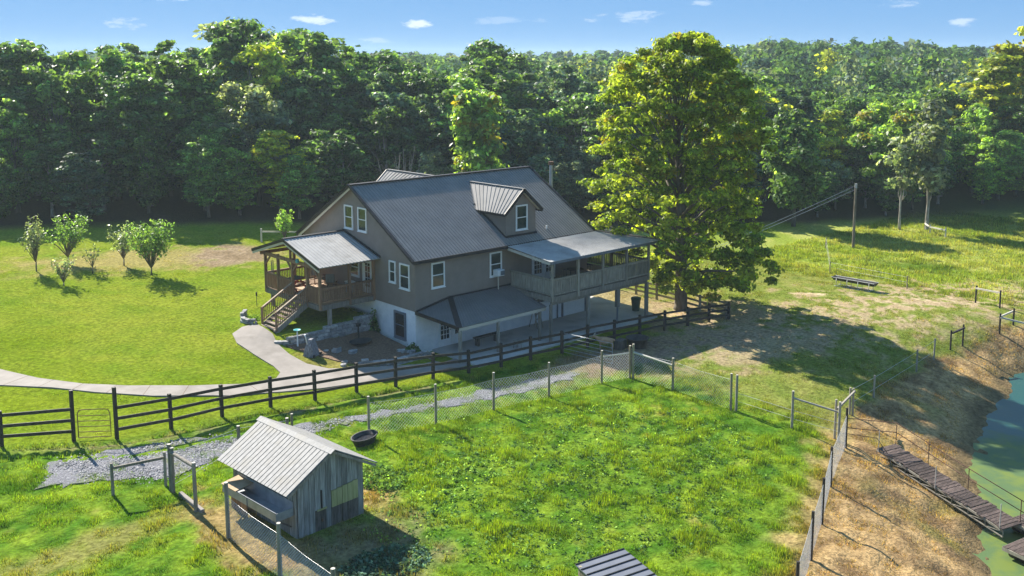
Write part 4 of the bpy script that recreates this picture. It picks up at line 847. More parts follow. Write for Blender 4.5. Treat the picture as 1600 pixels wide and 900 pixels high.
gate('metal_gate','dark wire gate right of the meadow rail panel at the picture edge',(35.5,-19.4),(36.0,-21.3),1.15,4,M['rust'],r=.016)
fence('wire_fence','thin post fence at the end of the meadow beside the long trough','fence',[(46.77,.4,1.1),(37.71,-5.18,1.0),(36.9,-12,1.0)],M['post'],pw=.1,round_=True,wires=(.5,.9))
fence('rail_fence','pale wooden H brace in front of the right hand wood','fence',[(62.5,-1.6,1.0),(60.97,-2.74,1.0),(60.2,-4.6,1.0)],M['posttop'],M['posttop'],rails=(.8,),rw_=(.1,.12),pw=.15,round_=True)
fence('rail_fence','pale wooden H brace on the lawn behind the porch','fence',[(4.85,27.71,1.15),(7.9,26.6,1.0)],M['posttop'],M['posttop'],rails=(.82,),rw_=(.1,.12),pw=.16,round_=True)
fence('rail_fence','grey rail fence with two low posts beside the gravel','fence',[(-20.72,-8.56,1.29),(-18.84,-8.96,1.38)],M['greywood'],M['greywood'],rails=(.9,),rw_=(.08,.1),pw=.13,round_=True)
fence('wire_fence','grey post fence with wires behind the hen house','fence',[(-18.85,-9.52,1.88),(-14.97,-7.44,1.07),(-12.9,-7.9,1.1)],M['greywood'],wires=(.12,.9),pw=.16,round_=True,topm=PT)
fence('wire_fence','wire net fence of grey posts along the nest box side of the hen house','fence',[(-18.85,-9.7,1.8),(-18.85,-11.71,1.9),(-18.86,-14.33,2.05),(-18.83,-17.92,1.91),(-18.86,-21.26,1.76)],M['greywood'],net=.12,pw=.16,round_=True,topm=PT,skip=(0,1),wires=())
t=MB(); t.cyl((-18.85,-9.6,H(-18.85,-9.5)+1.6),(-18.85,-11.65,H(-18.85,-11.6)+1.75),.07,n=8); tag(t.build('fence_brace',M['greywood']),'grey diagonal brace pole between the two tall posts by the gravel','brace','round brace rails between fence posts')
t=MB(); t.bar((-18.75,-10.1,H(-18.7,-10)+.08),(-18.72,-12.0,H(-18.7,-12)+.06),.16,.16); tag(t.build('concrete_kerb',M['concrete'],bevel=.02),'pale concrete beam lying between the two grey fence posts','beam')
# ------------------------------------------------------------------ hen house
ch=thing('hen_house','small silver board hen house with striped tin gable roof','shed',(-16.99,-15.89,.33),rz=math.radians(4))
CW,CL,CHW,CHR=2.84,4.2,2.2,3.0
t=LB(); t.box((CW/2,CL/2,-.05),(CW+.05,CL+.05,.24)); t.build('base_sill',M['post'],ch)
t=LB(); t.box((CW/2,CL/2,1.1),(CW-.12,CL-.12,2.0)); t.build('inner_frame',M['darkboard'],ch)
nb=12; bwid=CW/nb
def topz(x): return CHR-.1-abs(x-CW/2)*(CHR-CHW)/(CW/2)
for yy,fr in ((0,1),(CL,0)):
    for i in range(nb):
        xa,xb=i*bwid+.008,(i+1)*bwid-.008; yo=yy-.03+random.uniform(-.008,.008); cuts=[(.05,None,'barnwood')]
        if fr and 6<=i<=10: cuts=[(.05,.76,'darkboard'),(.76,1.26+.02*i,'newboard'),(1.28+.02*i,None,'barnwood')]
        if fr and i in (3,4): cuts=[(.05,.85,'darkboard'),(.86,None,'barnwood')]
        for z0_,z1_,mm in cuts:
            a,b=(topz(xa),topz(xb)) if z1_ is None else (z1_,z1_); out=-.02 if mm=='newboard' else 0
            t=LB(); t.add([(xa,yo+out,z0_),(xb,yo+out,z0_),(xb,yo+out,b),(xa,yo+out,a),(xa,yo+.035,z0_),(xb,yo+.035,z0_),(xb,yo+.035,b),(xa,yo+.035,a)],[(0,1,2,3),(7,6,5,4),(0,4,5,1),(1,5,6,2),(2,6,7,3),(3,7,4,0)]); t.build('board',M[mm],ch)
for xx in (0,CW):
    for i in range(17):
        ya,yb=i*CL/17+.008,(i+1)*CL/17-.008; t=LB(); t.box((xx+(-.03 if xx==0 else .03)+random.uniform(-.006,.006),(ya+yb)/2,(.05+CHW-.05)/2),(.03,yb-ya,CHW-.1)); t.build('board',M['barnwood'],ch)
t=LB(); t.box((.98,-.06,1.2),(.05,.03,.75)); t.build('latch_bar',M['black'],ch); t=LB(); t.box((.98,-.065,.86),(.42,.04,.06)); t.build('latch_board',M['newboard'],ch)
t=LB(); t.box((.98,-.075,.45),(.06,.03,.1)); t.build('hinge',M['rust'],ch)
sl_=(CHR-CHW)/(CW/2); EO=.55; OV_=.22
for s in (-1,1):
    xe=CW/2+s*(CW/2+EO); ze=CHW-EO*sl_; xr,zr_=CW/2,CHR; up=Vector((s*sl_,0,1)).normalized()
    t=LB(); 
    p=[(xe,-OV_,ze),(xe,CL+OV_,ze),(xr,CL+OV_,zr_),(xr,-OV_,zr_)]; v=[Vector(q) for q in p]+[Vector(q)-up*.02 for q in p]
    t.add(v,[(0,1,2,3),(7,6,5,4),(0,4,5,1),(1,5,6,2),(2,6,7,3),(3,7,4,0)]); t.build('roof_deck',M['tingroove'],ch)
    n=20; wd=(CL+2*OV_)/n
    for i in range(n):
        ya=-OV_+i*wd+.02; yb=-OV_+(i+1)*wd-.02; t=LB(); q=[Vector((xe-s*-.02,ya,ze-.01)),Vector((xe-s*-.02,yb,ze-.01)),Vector((xr,yb,zr_)),Vector((xr,ya,zr_))]; w_=[a+up*.022 for a in q]
        t.add(q+w_,[(4,5,6,7),(3,2,1,0),(0,1,5,4),(1,2,6,5),(2,3,7,6),(3,0,4,7)]); t.build('roof_panel',M['tin'],ch)
t=LB(); 
for s in (-1,1): t.bar((CW/2+s*.1,-OV_-.12,CHR+.03-.1*sl_+.0),(CW/2+s*.1,CL+OV_+.1,CHR+.03-.1*sl_),.22,.02,up=Vector((s*sl_,0,1)))
t.build('ridge_cap',M['tin'],ch)
t=LB(); t.bar((CW+EO-.05,-OV_+.03,CHW-EO*sl_-.08),(CW/2,-OV_+.03,CHR-.1),.03,.1); t.bar((-EO+.05,-OV_+.03,CHW-EO*sl_-.08),(CW/2,-OV_+.03,CHR-.1),.03,.1); t.build('barge_board',M['greywood'],ch)
# nest trough on the left side
t=LB(); x1,x2=-.78,-.08; y1,y2=.15,3.7; za,zb=.92,1.22
t.box(((x1+x2)/2,(y1+y2)/2,za),(x2-x1,y2-y1,.02)); t.box((x1,(y1+y2)/2,(za+zb)/2),(.02,y2-y1,zb-za)); t.box((x2,(y1+y2)/2,(za+zb)/2+.1),(.02,y2-y1,zb-za+.2)); t.box(((x1+x2)/2,y1,(za+zb)/2),(x2-x1,.02,zb-za)); t.box(((x1+x2)/2,y2,(za+zb)/2),(x2-x1,.02,zb-za)); t.build('nest_trough',M['galv'],ch)
t=LB(); t.box((x1-.015,2.0,(za+zb)/2),(.02,.05,zb-za+.04)); t.bar((x1,y1,zb+.01),(x1,y2,zb+.01),.035,.025); t.build('trough_rim',M['greytrim'],ch)
t=LB(); t.box((-.42,3.2,1.3),(.85,1.0,.03),Vector((1,0,.12)).normalized(),Y3,Vector((-.12,0,1)).normalized()); t.build('plywood_lid',M['plywood'],ch)
for i in range(5): t=LB(); t.box((-.42,2.75+i*.22,.5),(.04,.2,.85)); t.build('board',M['stain'],ch)
for y in (.3,2.0,3.6): t=LB(); t.bar((-.08,y,.45),(-.7,y,.9),.04,.05); t.build('bracket',M['darkboard'],ch)
# small dark roofed shelter at the bottom of the picture
sh=thing('animal_shelter','low shelter with dark standing seam roof at the bottom edge','shelter',(-11.22,-25.96,-.03),rz=math.radians(-16))
t=LB(); t.box((0,0,.95),(1.86,2.9,.04),Vector((1,0,.06)).normalized(),Y3,Vector((-.06,0,1)).normalized()); t.build('roof',M['darkmetal'],sh)
for i in range(9): t=LB(); t.box((0,-1.42+i*.355,.985),(1.86,.035,.035),Vector((1,0,.06)).normalized(),Y3,Vector((-.06,0,1)).normalized()); t.build('roof_seam',M['black'],sh)
for x in (-.85,.85):
    for y in (-1.25,1.25): t=LB(); t.box((x,y,.45),(.1,.1,.95)); t.build('post',M['post'],sh)
t=LB(); t.box((0,1.3,.5),(1.7,.03,.7)); t.box((-.88,0,.5),(.03,2.5,.7)); t.build('wall',M['post'],sh)
# ------------------------------------------------------------------ troughs, tub, goat
tb=thing('water_tub','oval black rubber water tub behind the hen house','tub',(-10.25,-9.95,H(-10.25,-9.95)),rz=.3)
t=LB(); t.lathe((0,0,0),[(.42,0),(.52,.3),(.56,.32),(.56,.35),(.5,.34),(.4,.06),(0,.06)],20,1.35,.85); t.build('body',M['rubber'],tb); t=LB(); t.lathe((0,0,.2),[(.455,0),(0,0)],20,1.35,.85); t.build('water',M['darkglass'],tb)
t2=thing('feed_tub','large round black rubber tub beside the goat','tub',(10.5,-8.05,H(10.5,-8.05))); t=LB(); t.lathe((0,0,0),[(.5,0),(.66,.55),(.7,.56),(.7,.6),(.63,.6),(.46,.06),(0,.06)],18); t.build('body',M['rubber'],t2)
boxthing('feed_box','dark wooden feed box between the goat and the black tub','box',(9.55,-7.55,H(9.55,-7.55)),(.7,.5,.55),M['darkboard'],.2)
ft=thing('feed_trough','long narrow cattle feed trough with legs in the far pasture','trough',(34.05,-9.3,H(34.05,-9.3)),rz=math.radians(-89))
t=LB(); t.add([(-1.6,-.16,.42),(1.6,-.16,.42),(1.6,.16,.42),(-1.6,.16,.42),(-1.75,-.34,.68),(1.75,-.34,.68),(1.75,.34,.68),(-1.75,.34,.68),(-1.7,-.3,.66),(1.7,-.3,.66),(1.7,.3,.66),(-1.7,.3,.66),(-1.55,-.13,.45),(1.55,-.13,.45),(1.55,.13,.45),(-1.55,.13,.45)],[(3,2,1,0),(0,1,5,4),(1,2,6,5),(2,3,7,6),(3,0,4,7),(12,13,14,15),(8,9,13,12),(9,10,14,13),(10,11,15,14),(11,8,12,15),(4,5,9,8),(5,6,10,9),(6,7,11,10),(7,4,8,11)]); t.build('basin',M['rubber'],ft)
for x in (-1.3,-.43,.43,1.3):
    t=LB(); t.tube([(x,-.36,0),(x,-.34,.64)],[.022]*2,5); t.tube([(x,.36,0),(x,.34,.64)],[.022]*2,5); t.cyl((x,-.36,.04),(x,.36,.04),.02,n=5); t.build('leg',M['wire'],ft)
for s in (-1,1): t=LB(); t.cyl((-1.45,s*.36,.03),(1.45,s*.36,.03),.022,n=5); t.cyl((-1.72,s*.35,.67),(1.72,s*.35,.67),.022,n=5); t.build('side_rail',M['wire'],ft)
def skinbody(name,verts,edges,rad,m,parent,sub=2):
    me=bpy.data.meshes.new(name); me.from_pydata(verts,edges,[]); me.materials.append(m); o=bpy.data.objects.new(name,me); COL.objects.link(o); o.parent=parent
    md=o.modifiers.new('skin','SKIN'); 
    for i,r in enumerate(rad): me.skin_vertices[0].data[i].radius=(r if isinstance(r,tuple) else (r,r)); 
    me.skin_vertices[0].data[0].use_root=True
    md.use_smooth_shade=True; s=o.modifiers.new('sub','SUBSURF'); s.levels=s.render_levels=sub; return o
gt=thing('goat','tan goat standing in the shade beside the black fence','goat',(8.75,-7.05,H(8.75,-7.05)),rz=math.atan2(.67,-.74))
gv=[(-.38,0,.60),(-.05,0,.57),(.28,0,.59),(.46,0,.68),(.60,0,.80),(.72,0,.80),(.86,0,.72),(-.52,0,.60),(-.6,0,.5)]
ge=[(0,1),(1,2),(2,3),(3,4),(4,5),(5,6),(0,7),(7,8)]; gr_=[(.17,.2),(.19,.21),(.16,.19),(.11,.12),(.08,.085),(.085,.08),(.045,.045),.05,.025]
for sx,xx in ((1,.28),(-1,-.38)):
    for s in (-1,1):
        n=len(gv); hip=2 if sx>0 else 0
        if sx>0: gv+=[(xx+.02,s*.12,.45),(xx+.01,s*.12,.26),(xx+.03,s*.12,.05),(xx+.05,s*.12,.015)]; gr_+=[.07,.035,.028,.03]
        else: gv+=[(xx+.02,s*.12,.45),(xx-.08,s*.12,.27),(xx-.03,s*.12,.05),(xx-.01,s*.12,.015)]; gr_+=[.085,.038,.028,.03]
        ge+=[(hip,n),(n,n+1),(n+1,n+2),(n+2,n+3)]
bd=skinbody('body',gv,ge,gr_,M['animal'],gt)
for s in (-1,1):
    t=LB(); t.tube([(.70,s*.05,.86),(.64,s*.07,.96),(.56,s*.08,1.02)],[.018,.014,.006],6); t.build('horn',M['horn'],gt)
    t=LB(); t.tube([(.66,s*.07,.82),(.63,s*.15,.80),(.60,s*.2,.75)],[.02,.03,.008],6); t.build('ear',M['animal'],gt)
    t=LB(); t.cyl((.77,s*.062,.80),(.775,s*.075,.80),.012,n=6); t.build('eye',M['black'],gt)
# ------------------------------------------------------------------ pond, gangway, dock
WZ=-1.9
def pondmat():
    m=bpy.data.materials.new('pond_water_duckweed'); m.use_nodes=True; nt=m.node_tree; N=nt.nodes; L=nt.links; b=N['Principled BSDF']
    tc=N.new('ShaderNodeTexCoord'); n1=N.new('ShaderNodeTexNoise'); n1.inputs['Scale'].default_value=.35; n1.inputs['Detail'].default_value=8; L.new(tc.outputs['Object'],n1.inputs['Vector'])
    sp=N.new('ShaderNodeSeparateXYZ'); L.new(tc.outputs['Object'],sp.inputs[0])
    g=N.new('ShaderNodeMath'); g.operation='MULTIPLY_ADD'; L.new(sp.outputs[0],g.inputs[0]); g.inputs[1].default_value=-.07; g.inputs[2].default_value=1.28
    a=N.new('ShaderNodeMath'); a.operation='ADD'; L.new(g.outputs[0],a.inputs[0]); L.new(n1.outputs['Fac'],a.inputs[1])
    r=N.new('ShaderNodeMapRange'); r.inputs[1].default_value=.48; r.inputs[2].default_value=.66; L.new(a.outputs[0],r.inputs[0])
    n2=N.new('ShaderNodeTexNoise'); n2.inputs['Scale'].default_value=1.3; n2.inputs['Detail'].default_value=9; L.new(tc.outputs['Object'],n2.inputs['Vector'])
    r2=N.new('ShaderNodeMapRange'); r2.inputs[1].default_value=.42; r2.inputs[2].default_value=.62; L.new(n2.outputs['Fac'],r2.inputs[0])
    c1=N.new('ShaderNodeMix'); c1.data_type='RGBA'; L.new(r2.outputs[0],c1.inputs['Factor']); c1.inputs[6].default_value=(.085,.14,.05,1); c1.inputs[7].default_value=(.13,.175,.035,1)
    c2=N.new('ShaderNodeMix'); c2.data_type='RGBA'; L.new(r.outputs[0],c2.inputs['Factor']); c2.inputs[6].default_value=(.022,.08,.07,1); L.new(c1.outputs[2],c2.inputs[7])
    L.new(c2.outputs[2],b.inputs['Base Color'])
    r3=N.new('ShaderNodeMapRange'); L.new(r.outputs[0],r3.inputs[0]); b.inputs['Specular IOR Level'].default_value=.25; r3.inputs[3].default_value=.28; r3.inputs[4].default_value=.55; L.new(r3.outputs[0],b.inputs['Roughness'])
    bp=N.new('ShaderNodeBump'); bp.inputs['Strength'].default_value=.12; bp.inputs['Distance'].default_value=.03; n3=N.new('ShaderNodeTexNoise'); n3.inputs['Scale'].default_value=5; L.new(tc.outputs['Object'],n3.inputs['Vector']); L.new(n3.outputs['Fac'],bp.inputs['Height']); L.new(bp.outputs[0],b.inputs['Normal'])
    return m
t=MB(); t.add([(-6,-60,WZ),(60,-60,WZ),(60,-22.2,WZ),(18,-22.6,WZ),(-6,-31,WZ)],[(0,1,2,3,4)]); tag(t.build('pond_water',pondmat()),kind='structure')
GA=Vector((8.05,-24.95,-.42)); GB=Vector((6.25,-31.2,-1.38)); gd=(GB-GA).normalized(); gs=Vector((-gd.y,gd.x,0)).normalized()
gw=thing('gangway','dark plank gangway with thin pipe railings leading down to the pond','gangway',GA)
L_=(GB-GA).length; npk=38
for i in range(npk):
    c=GA+gd*((i+.5)*L_/npk); t=MB(); t.box(c+gs*random.uniform(-.06,.06)+Z3*random.uniform(-.008,.015),(L_/npk-.025,1.15+random.uniform(-.06,.05),.035),gd+gs*random.uniform(-.03,.03),gs,Z3); t.build('plank',M['plank'],gw)
for s in (-1,1):
    t=MB(); o_=gs*s*.56; t.bar(GA+o_-Z3*.07,GB+o_-Z3*.07,.05,.08); t.bar(GA+o_-Z3*.32,GB+o_-Z3*.32,.04,.04)
    for i in range(9): c=GA+gd*(L_*i/8)+o_; t.bar(c-Z3*.07,c-Z3*.32,.03,.03)
    for i in range(8): c=GA+gd*(L_*i/8)+o_; e=GA+gd*(L_*(i+1)/8)+o_; t.bar(c-Z3*.32,e-Z3*.09,.025,.025)
    t.build('side_truss',M['deckwood'],gw)
G0=Vector((6.75,-23.7,-.25))
for s,hh in ((1,.85),):
    o_=gs*.62
    for z in (.45,.9): t=MB(); t.tube([G0+Z3*(z+.25),GA+o_+Z3*(z+.1),GA+gd*L_*.55+o_+Z3*z,GB+o_+gd*1.2+Z3*z],[.02]*4,5); t.build('hand_rail',M['rust'],gw)
    for f in (0,.28,.6,.98): c=GA+gd*L_*f+o_; t=MB(); t.cyl(c-Z3*.1,c+Z3*.92,.02,n=5); t.build('rail_post',M['rust'],gw)
o_=-gs*.6
for f in (.02,.5,.98): c=GA+gd*L_*f+o_; t=MB(); t.cyl(c-Z3*.1,c+Z3*(.9 if f<.9 else 1.0),.02,n=5); t.build('rail_post',M['wire'],gw)
t=MB(); t.tube([G0+Z3*.5-gs*.3,GA+o_+Z3*.5,GA+gd*L_*.1+o_+Z3*.1],[.018]*3,5); t.build('hand_rail',M['rust'],gw)
def dock(name,label,c,l,w,ang,n):
    o=thing(name,label,'dock',c,rz=ang)
    for i in range(n): t=LB(); t.box((0,-w/2+(i+.5)*w/n,.3),(l+random.uniform(-.04,.04),w/n-.02,.035)); t.build('plank',M['plank'],o)
    t=LB(); t.box((0,-w/2,.22),(l,.05,.14)); t.box((0,w/2,.22),(l,.05,.14)); t.box((-l/2,0,.22),(.05,w,.14)); t.box((l/2,0,.22),(.05,w,.14)); t.build('frame',M['deckwood'],o)
    for sx in (-1,1): t=LB(); t.cyl((sx*l*.36,-w/2+.1,.02),(sx*l*.36,w/2-.1,.02),.19,n=10); t.build('float_drum',M['black'],o)
    t=LB(); t.cyl((-l/2-.05,-w/2+.1,.1),(-l/2-.05,-w/2+.1,.5),.07,n=8); t.build('mooring_post',M['black'],o)
    return o
dock('floating_dock','dark plank floating dock at the lower right corner',(5.75,-32.75,WZ+.12),3.0,1.9,math.radians(-12),9)
dock('floating_dock','small plank landing at the pond end of the gangway',(7.75,-31.6,WZ+.18),2.2,1.1,math.radians(-15),6)
# logs / sticks in the water
# ------------------------------------------------------------------ utility pole
up_=thing('utility_pole','weathered wooden utility pole in the meadow before the right hand wood','pole',(49.17,-1.0,H(49.17,-1)))
t=LB(); t.cyl((0,0,-.2),(0,0,5.95),.13,.10,n=10); t.build('shaft',M['bark'],up_)
t=LB(); t.cyl((-.18,-.1,5.55),(-.18,-.1,5.95),.12,n=10); t.build('transformer',M['galv'],up_)
for k,z in enumerate((5.75,5.4)):
    a=Vector((49.05,-1.0,H(49,-1)+z)); b=Vector((20.77,.8+k*.1,1.15-k*.2)); pts=[a+(b-a)*f-Z3*(.5*4*f*(1-f)*0.4) for f in [i/14 for i in range(15)]]
    t=MB(); t.tube(pts,[.013]*15,4); tag(t.build('power_cable',M['wire']),'%s thin pale cable running from the utility pole to behind the big tree'%('upper' if k==0 else 'lower'),'cable')
# ------------------------------------------------------------------ foliage
def rnd_unit(n,r):
    v=r.normal(size=(n,3)); return v/np.linalg.norm(v,axis=1)[:,None]
PAL={'dark': ((0.046, 0.096, 0.043), (0.139, 0.246, 0.079)), 'mid': ((0.073, 0.145, 0.043), (0.213, 0.34, 0.093)), 'light': ((0.124, 0.232, 0.054), (0.329, 0.471, 0.104)), 'yellow': ((0.184, 0.275, 0.04), (0.594, 0.582, 0.073)), 'grey': ((0.124, 0.174, 0.115), (0.304, 0.353, 0.24)), 'blue': ((0.051, 0.106, 0.085), (0.151, 0.235, 0.155)), 'hero': ((0.125, 0.20, 0.025), (0.33, 0.385, 0.05))}
def leaves(centers,radii,per,leaf,pal,r,axis0=None,shape=.55,yel=0):
    """rhombic leaf faces spread through clumps; every face is a small separate leaf spray"""
    n=len(centers); C_=np.repeat(centers,per,0); R_=np.repeat(radii,per,0); m=len(C_)
    d=rnd_unit(m,r); d[:,2]*=.8; rad=r.random(m)**.45*(1+.45*(r.random(m)<.12))
    P=C_+d*R_*rad[:,None]
    out=d.copy(); out[:,2]+=.55
    nrm=out*.9+rnd_unit(m,r)*.8; nrm/=np.linalg.norm(nrm,axis=1)[:,None]
    a=np.cross(nrm,rnd_unit(m,r)); a/=np.linalg.norm(a,axis=1)[:,None]; b=np.cross(nrm,a)
    s=leaf*(.5+1.0*r.random(m))[:,None]
    v=np.stack([P-a*s,P-b*s*shape+nrm*s*.12,P+a*s,P+b*s*shape+nrm*s*.12],1).reshape(-1,3)
    f=np.arange(m*4).reshape(-1,4)
    c0,c1=map(np.array,PAL[pal]); tc=np.repeat(r.random(n)**1.3,per)*.8+r.random(m)*.3
    col=(c0+(c1-c0)*tc[:,None])*np.exp(r.normal(size=(m,1))*.42)
    if yel: 
        yk=np.repeat(r.random(n)<yel,per)&(r.random(m)<.6); col[yk]=np.array([.30,.26,.03])*(.7+.5*r.random((yk.sum(),1)))
    return v,f,np.repeat(col,4,0)
def crown(seed,Ht,base,R,prof,ncl,cr,per,leaf,pal,yel=0,lean=(0,0),zflat=.62,hero_c=None):
    r=np.random.default_rng(seed); hs=np.array([p[0] for p in prof]); rs=np.array([p[1] for p in prof])
    lob=r.normal(size=(4,))*.13
    cs=[];rd=[]
    K=max(3,int(R*1.3)); lead=[(r.random()*6.283,r.uniform(.2,.62)*R,r.uniform(.74,1.0)) for _ in range(K)]+[(0,0,1.0)]
    for i in range(ncl):
        if lob is not None and not hero_c:
            la,lr,lh=lead[r.integers(len(lead))]; t=r.random()**.8; th=r.random()*6.283; env=np.interp(t,hs,rs)*R*.58
            c=cr*(.5+.85*r.random()); q=r.random()**.5; rr=max(env*q-c*.2,0); base_r=lr*min(1,.35+t*1.1); z=base+(Ht*lh-base)*t
            cs.append((rr*math.cos(th)+base_r*math.cos(la),rr*math.sin(th)+base_r*math.sin(la),min(z,Ht-c*.4))); rd.append((c,c,c*zflat)); continue
        t=r.random()**.85; th=r.random()*6.283; env=np.interp(t,hs,rs)*R*(1+lob[0]*math.sin(th+lob[1]*20)+lob[2]*math.sin(2*th+3+lob[3]*15)+.10*math.sin(3*th+t*9+seed))
        q=r.random()**.42; c=cr*(.65+.6*r.random())
        rr=max(env*q-c*.35,0); z=base+(Ht-base)*t
        sh=2.6*max(0,1-t/.38); cs.append((rr*math.cos(th)+lean[0]*t+.74*sh,rr*math.sin(th)+lean[1]*t-.67*sh,min(z,Ht-c*.5))); rd.append((c,c,c*zflat))
    cs=np.array(cs);rd=np.array(rd)
    return cs,rd,leaves(cs,rd,per,leaf,pal,r,yel=yel)
def trunk(cs,Ht,base,r0,seed,nb=14,crook=.25,fork=.62):
    r=random.Random(seed); t=LB(); pts=[];k=7
    for i in range(k+1):
        f=i/k; pts.append(Vector((r.uniform(-crook,crook)*f,r.uniform(-crook,crook)*f,Ht*fork*1.25*f-(.3 if i==0 else 0))))
    rs=[r0*(1.35 if i==0 else 1)*(1-.8*i/k) for i in range(k+1)]; t.tube(pts,rs,8)
    idx=list(range(len(cs))); r.shuffle(idx)
    for j in idx[:nb]:
        c=Vector(cs[j]); zz=max(base*.6,c.z*.62-.2); f=min(zz/(Ht*fork*1.25),.97); a=pts[0].lerp(pts[-1],f); a=Vector((pts[min(int(f*k),k)].x,pts[min(int(f*k),k)].y,zz))
        mid=a.lerp(c,.5)+Vector((r.uniform(-.3,.3),r.uniform(-.3,.3),-.25)); rr=r0*(1-.8*f)*.5
        t.tube([a,mid,c],[rr,rr*.6,rr*.2],5)
    return t
def tree_proto(name,seed,Ht,base,R,prof,ncl,cr,per,leaf,pal,label,group=None,bark='bark',r0=.22,nb=14,yel=0,cat='tree',**kw):
    o=thing(name,label,cat,(0,0,0),group); cs,rd,(v,f,c)=crown(seed,Ht,base,R,prof,ncl,cr,per,leaf,pal,yel,**kw)
    trunk(cs,Ht,base,r0,seed,nb).build('trunk',M[bark],o); np_mesh('crown',v,f,M['leaf'],o,c); return o
PROF_A=[(0,.55),(.2,.95),(.45,1),(.7,.82),(.88,.5),(1,.15)]; PROF_B=[(0,.4),(.3,.8),(.6,1),(.82,.8),(.95,.45),(1,.2)]; PROF_C=[(0,.8),(.25,1),(.55,.75),(.8,.42),(1,.08)]
FG='trees of the wood behind the house'
FL={'dark':'dark green broadleaf tree standing in the wood behind the lawn and house','mid':'mid green broadleaf tree standing in the wood behind the lawn and house','light':'bright green broadleaf tree standing in the wood behind the lawn and house',
    'grey':'grey green loose crowned tree standing in the wood behind the lawn and house','yellow':'yellowish green tree standing in the wood behind the lawn and house','blue':'blue green dense tree standing in the wood behind the lawn and house'}
protos=[('dark',PROF_A,3,4.3,'dark'),('mid',PROF_B,5,4.4,'mid'),('light',PROF_A,8,3.8,'light'),('grey',PROF_C,9,4.0,'grey'),('dark',PROF_B,12,4.8,'dark'),('blue',PROF_A,15,4.2,'blue'),('mid',PROF_C,18,4.2,'mid'),('yellow',PROF_B,21,3.8,'yellow')]
PR=[]
for i,(k,pf,seed,R,pal) in enumerate(protos):
    PR.append(tree_proto('forest_tree',seed,16,1.6 if i%3 else 3.0,R*1.12,pf,140,.92,76,.25,pal,FL[k],FG,r0=.24,nb=12,bark='bark' if i%4 else 'pale_bark'))
used=[False]*len(PR); placed=0
def u_of(x,y):
    d=Vector((x,y,0))-Vector((CAM.x,CAM.y,0)); w=d.x*math.sin(YAW)+d.y*math.cos(YAW); return (800+1533*(d.x*math.cos(YAW)-d.y*math.sin(YAW))/w, w) if w>1 else (9999,1)
# natural skyline of the wood: bearing (degrees) -> height of the tree tops above the camera per metre of distance
SKY=[(10,.026),(14.5,.030),(18.5,.017),(22,.016),(25,.024),(27.5,.034),(30,.026),(33,.0095),(36,.003),(38,.004),(41,.018),(43.5,.016),(45.5,-.001),(48,-.004),(50,.002),(55,-.006),(57,-.026),(59,-.032),(62,-.037),(65,-.030),(67,-.02),(69,.002),(72,-.01),(80,-.01)]
spots=[]
rr=random.Random(5)
x=-70
gx=5.0
cand=[]
for i in range(60):
    for j in range(40):
        x=-75+i*gx+(j%2)*2.5+rr.uniform(-1.4,1.4); y=-60+j*5.0+rr.uniform(-1.4,1.4)
        d=edge_d(x,y)
        if d<1.0 or d>70: continue
        u,w=u_of(x,y)
        if u<-130 or u>1740 or w>150: continue
        cand.append((d,x,y,u,w))
cand.sort()
for d,x,y,u,w in cand:
    if d>26 and rr.random()<.42: continue
    if d>44 and rr.random()<.4: continue
    bear=math.degrees(math.atan2(x-CAM.x,y-CAM.y)); gz=H(x,y); cap=CAM.z+(np.interp(bear,[a for a,b in SKY],[b for a,b in SKY])+.016*(float(vnoise(bear,0,1.7,3))-.5))*w-gz
    rise=(6.0+.62*d) if x<35 else (4.5+.55*d)
    h=min(rise,cap)*rr.uniform(.76,1.05)
    if h<4.5: continue
    spots.append((x,y,gz,h,d,bear))
spots=spots[:262]; LIST=[]
for x,y,gz,h,d,bear in spots:
    wts=[3,3,1.2,1.3,3,2.2,2.2,.5]
    if bear>52: wts=[2,3,2.6,.9,2,1,2.5,1.2]
    k=rr.choices(range(len(PR)),wts)[0]; s=h/16
    if not used[k]: o=PR[k]; used[k]=True
    else: o=copy_tree(PR[k])
    o.location=(x,y,gz-.1); w_=s*rr.uniform(1.05,1.4) if h>9 else s*rr.uniform(1.25,1.6)
    o.scale=(w_,w_,s); o.rotation_euler.z=rr.uniform(0,6.28); placed+=1; LIST.append((o,protos[k][0],u_of(x,y)[0],d))
print('forest trees',placed)
for k,o in enumerate(PR):
    if not used[k]:
        for c in list(o.children): bpy.data.objects.remove(c)
        bpy.data.objects.remove(o)
KN={'dark':'dark green tree','mid':'mid green tree','light':'bright green tree','grey':'grey green tree','yellow':'yellowish tree','blue':'blue green tree'}
RG=((200,'above the fruit trees'),(450,'left of the porch roof'),(700,'above the house gable'),(940,'above the house dormer'),(1240,'behind the big shade tree'),(1400,'around the utility pole'),(9999,'at the far right'))
RW=((7,'front row'),(18,'second row'),(34,'third row'),(999,'back row'))
OD='first second third fourth fifth sixth seventh eighth ninth tenth eleventh twelfth'.split(); bag={}
for o,k,u,d in LIST:
    bag.setdefault((k,next(n for m,n in RG if u<m),next(n for m,n in RW if d<m)),[]).append((u,o))
for (k,g_,w_),l in bag.items():
    l.sort(key=lambda q:q[0])
    for i,(u,o) in enumerate(l): o['label']='%s, %s of wood %s'%(KN[k],w_,g_)+((', %s from left'%OD[i]) if len(l)>1 else '')
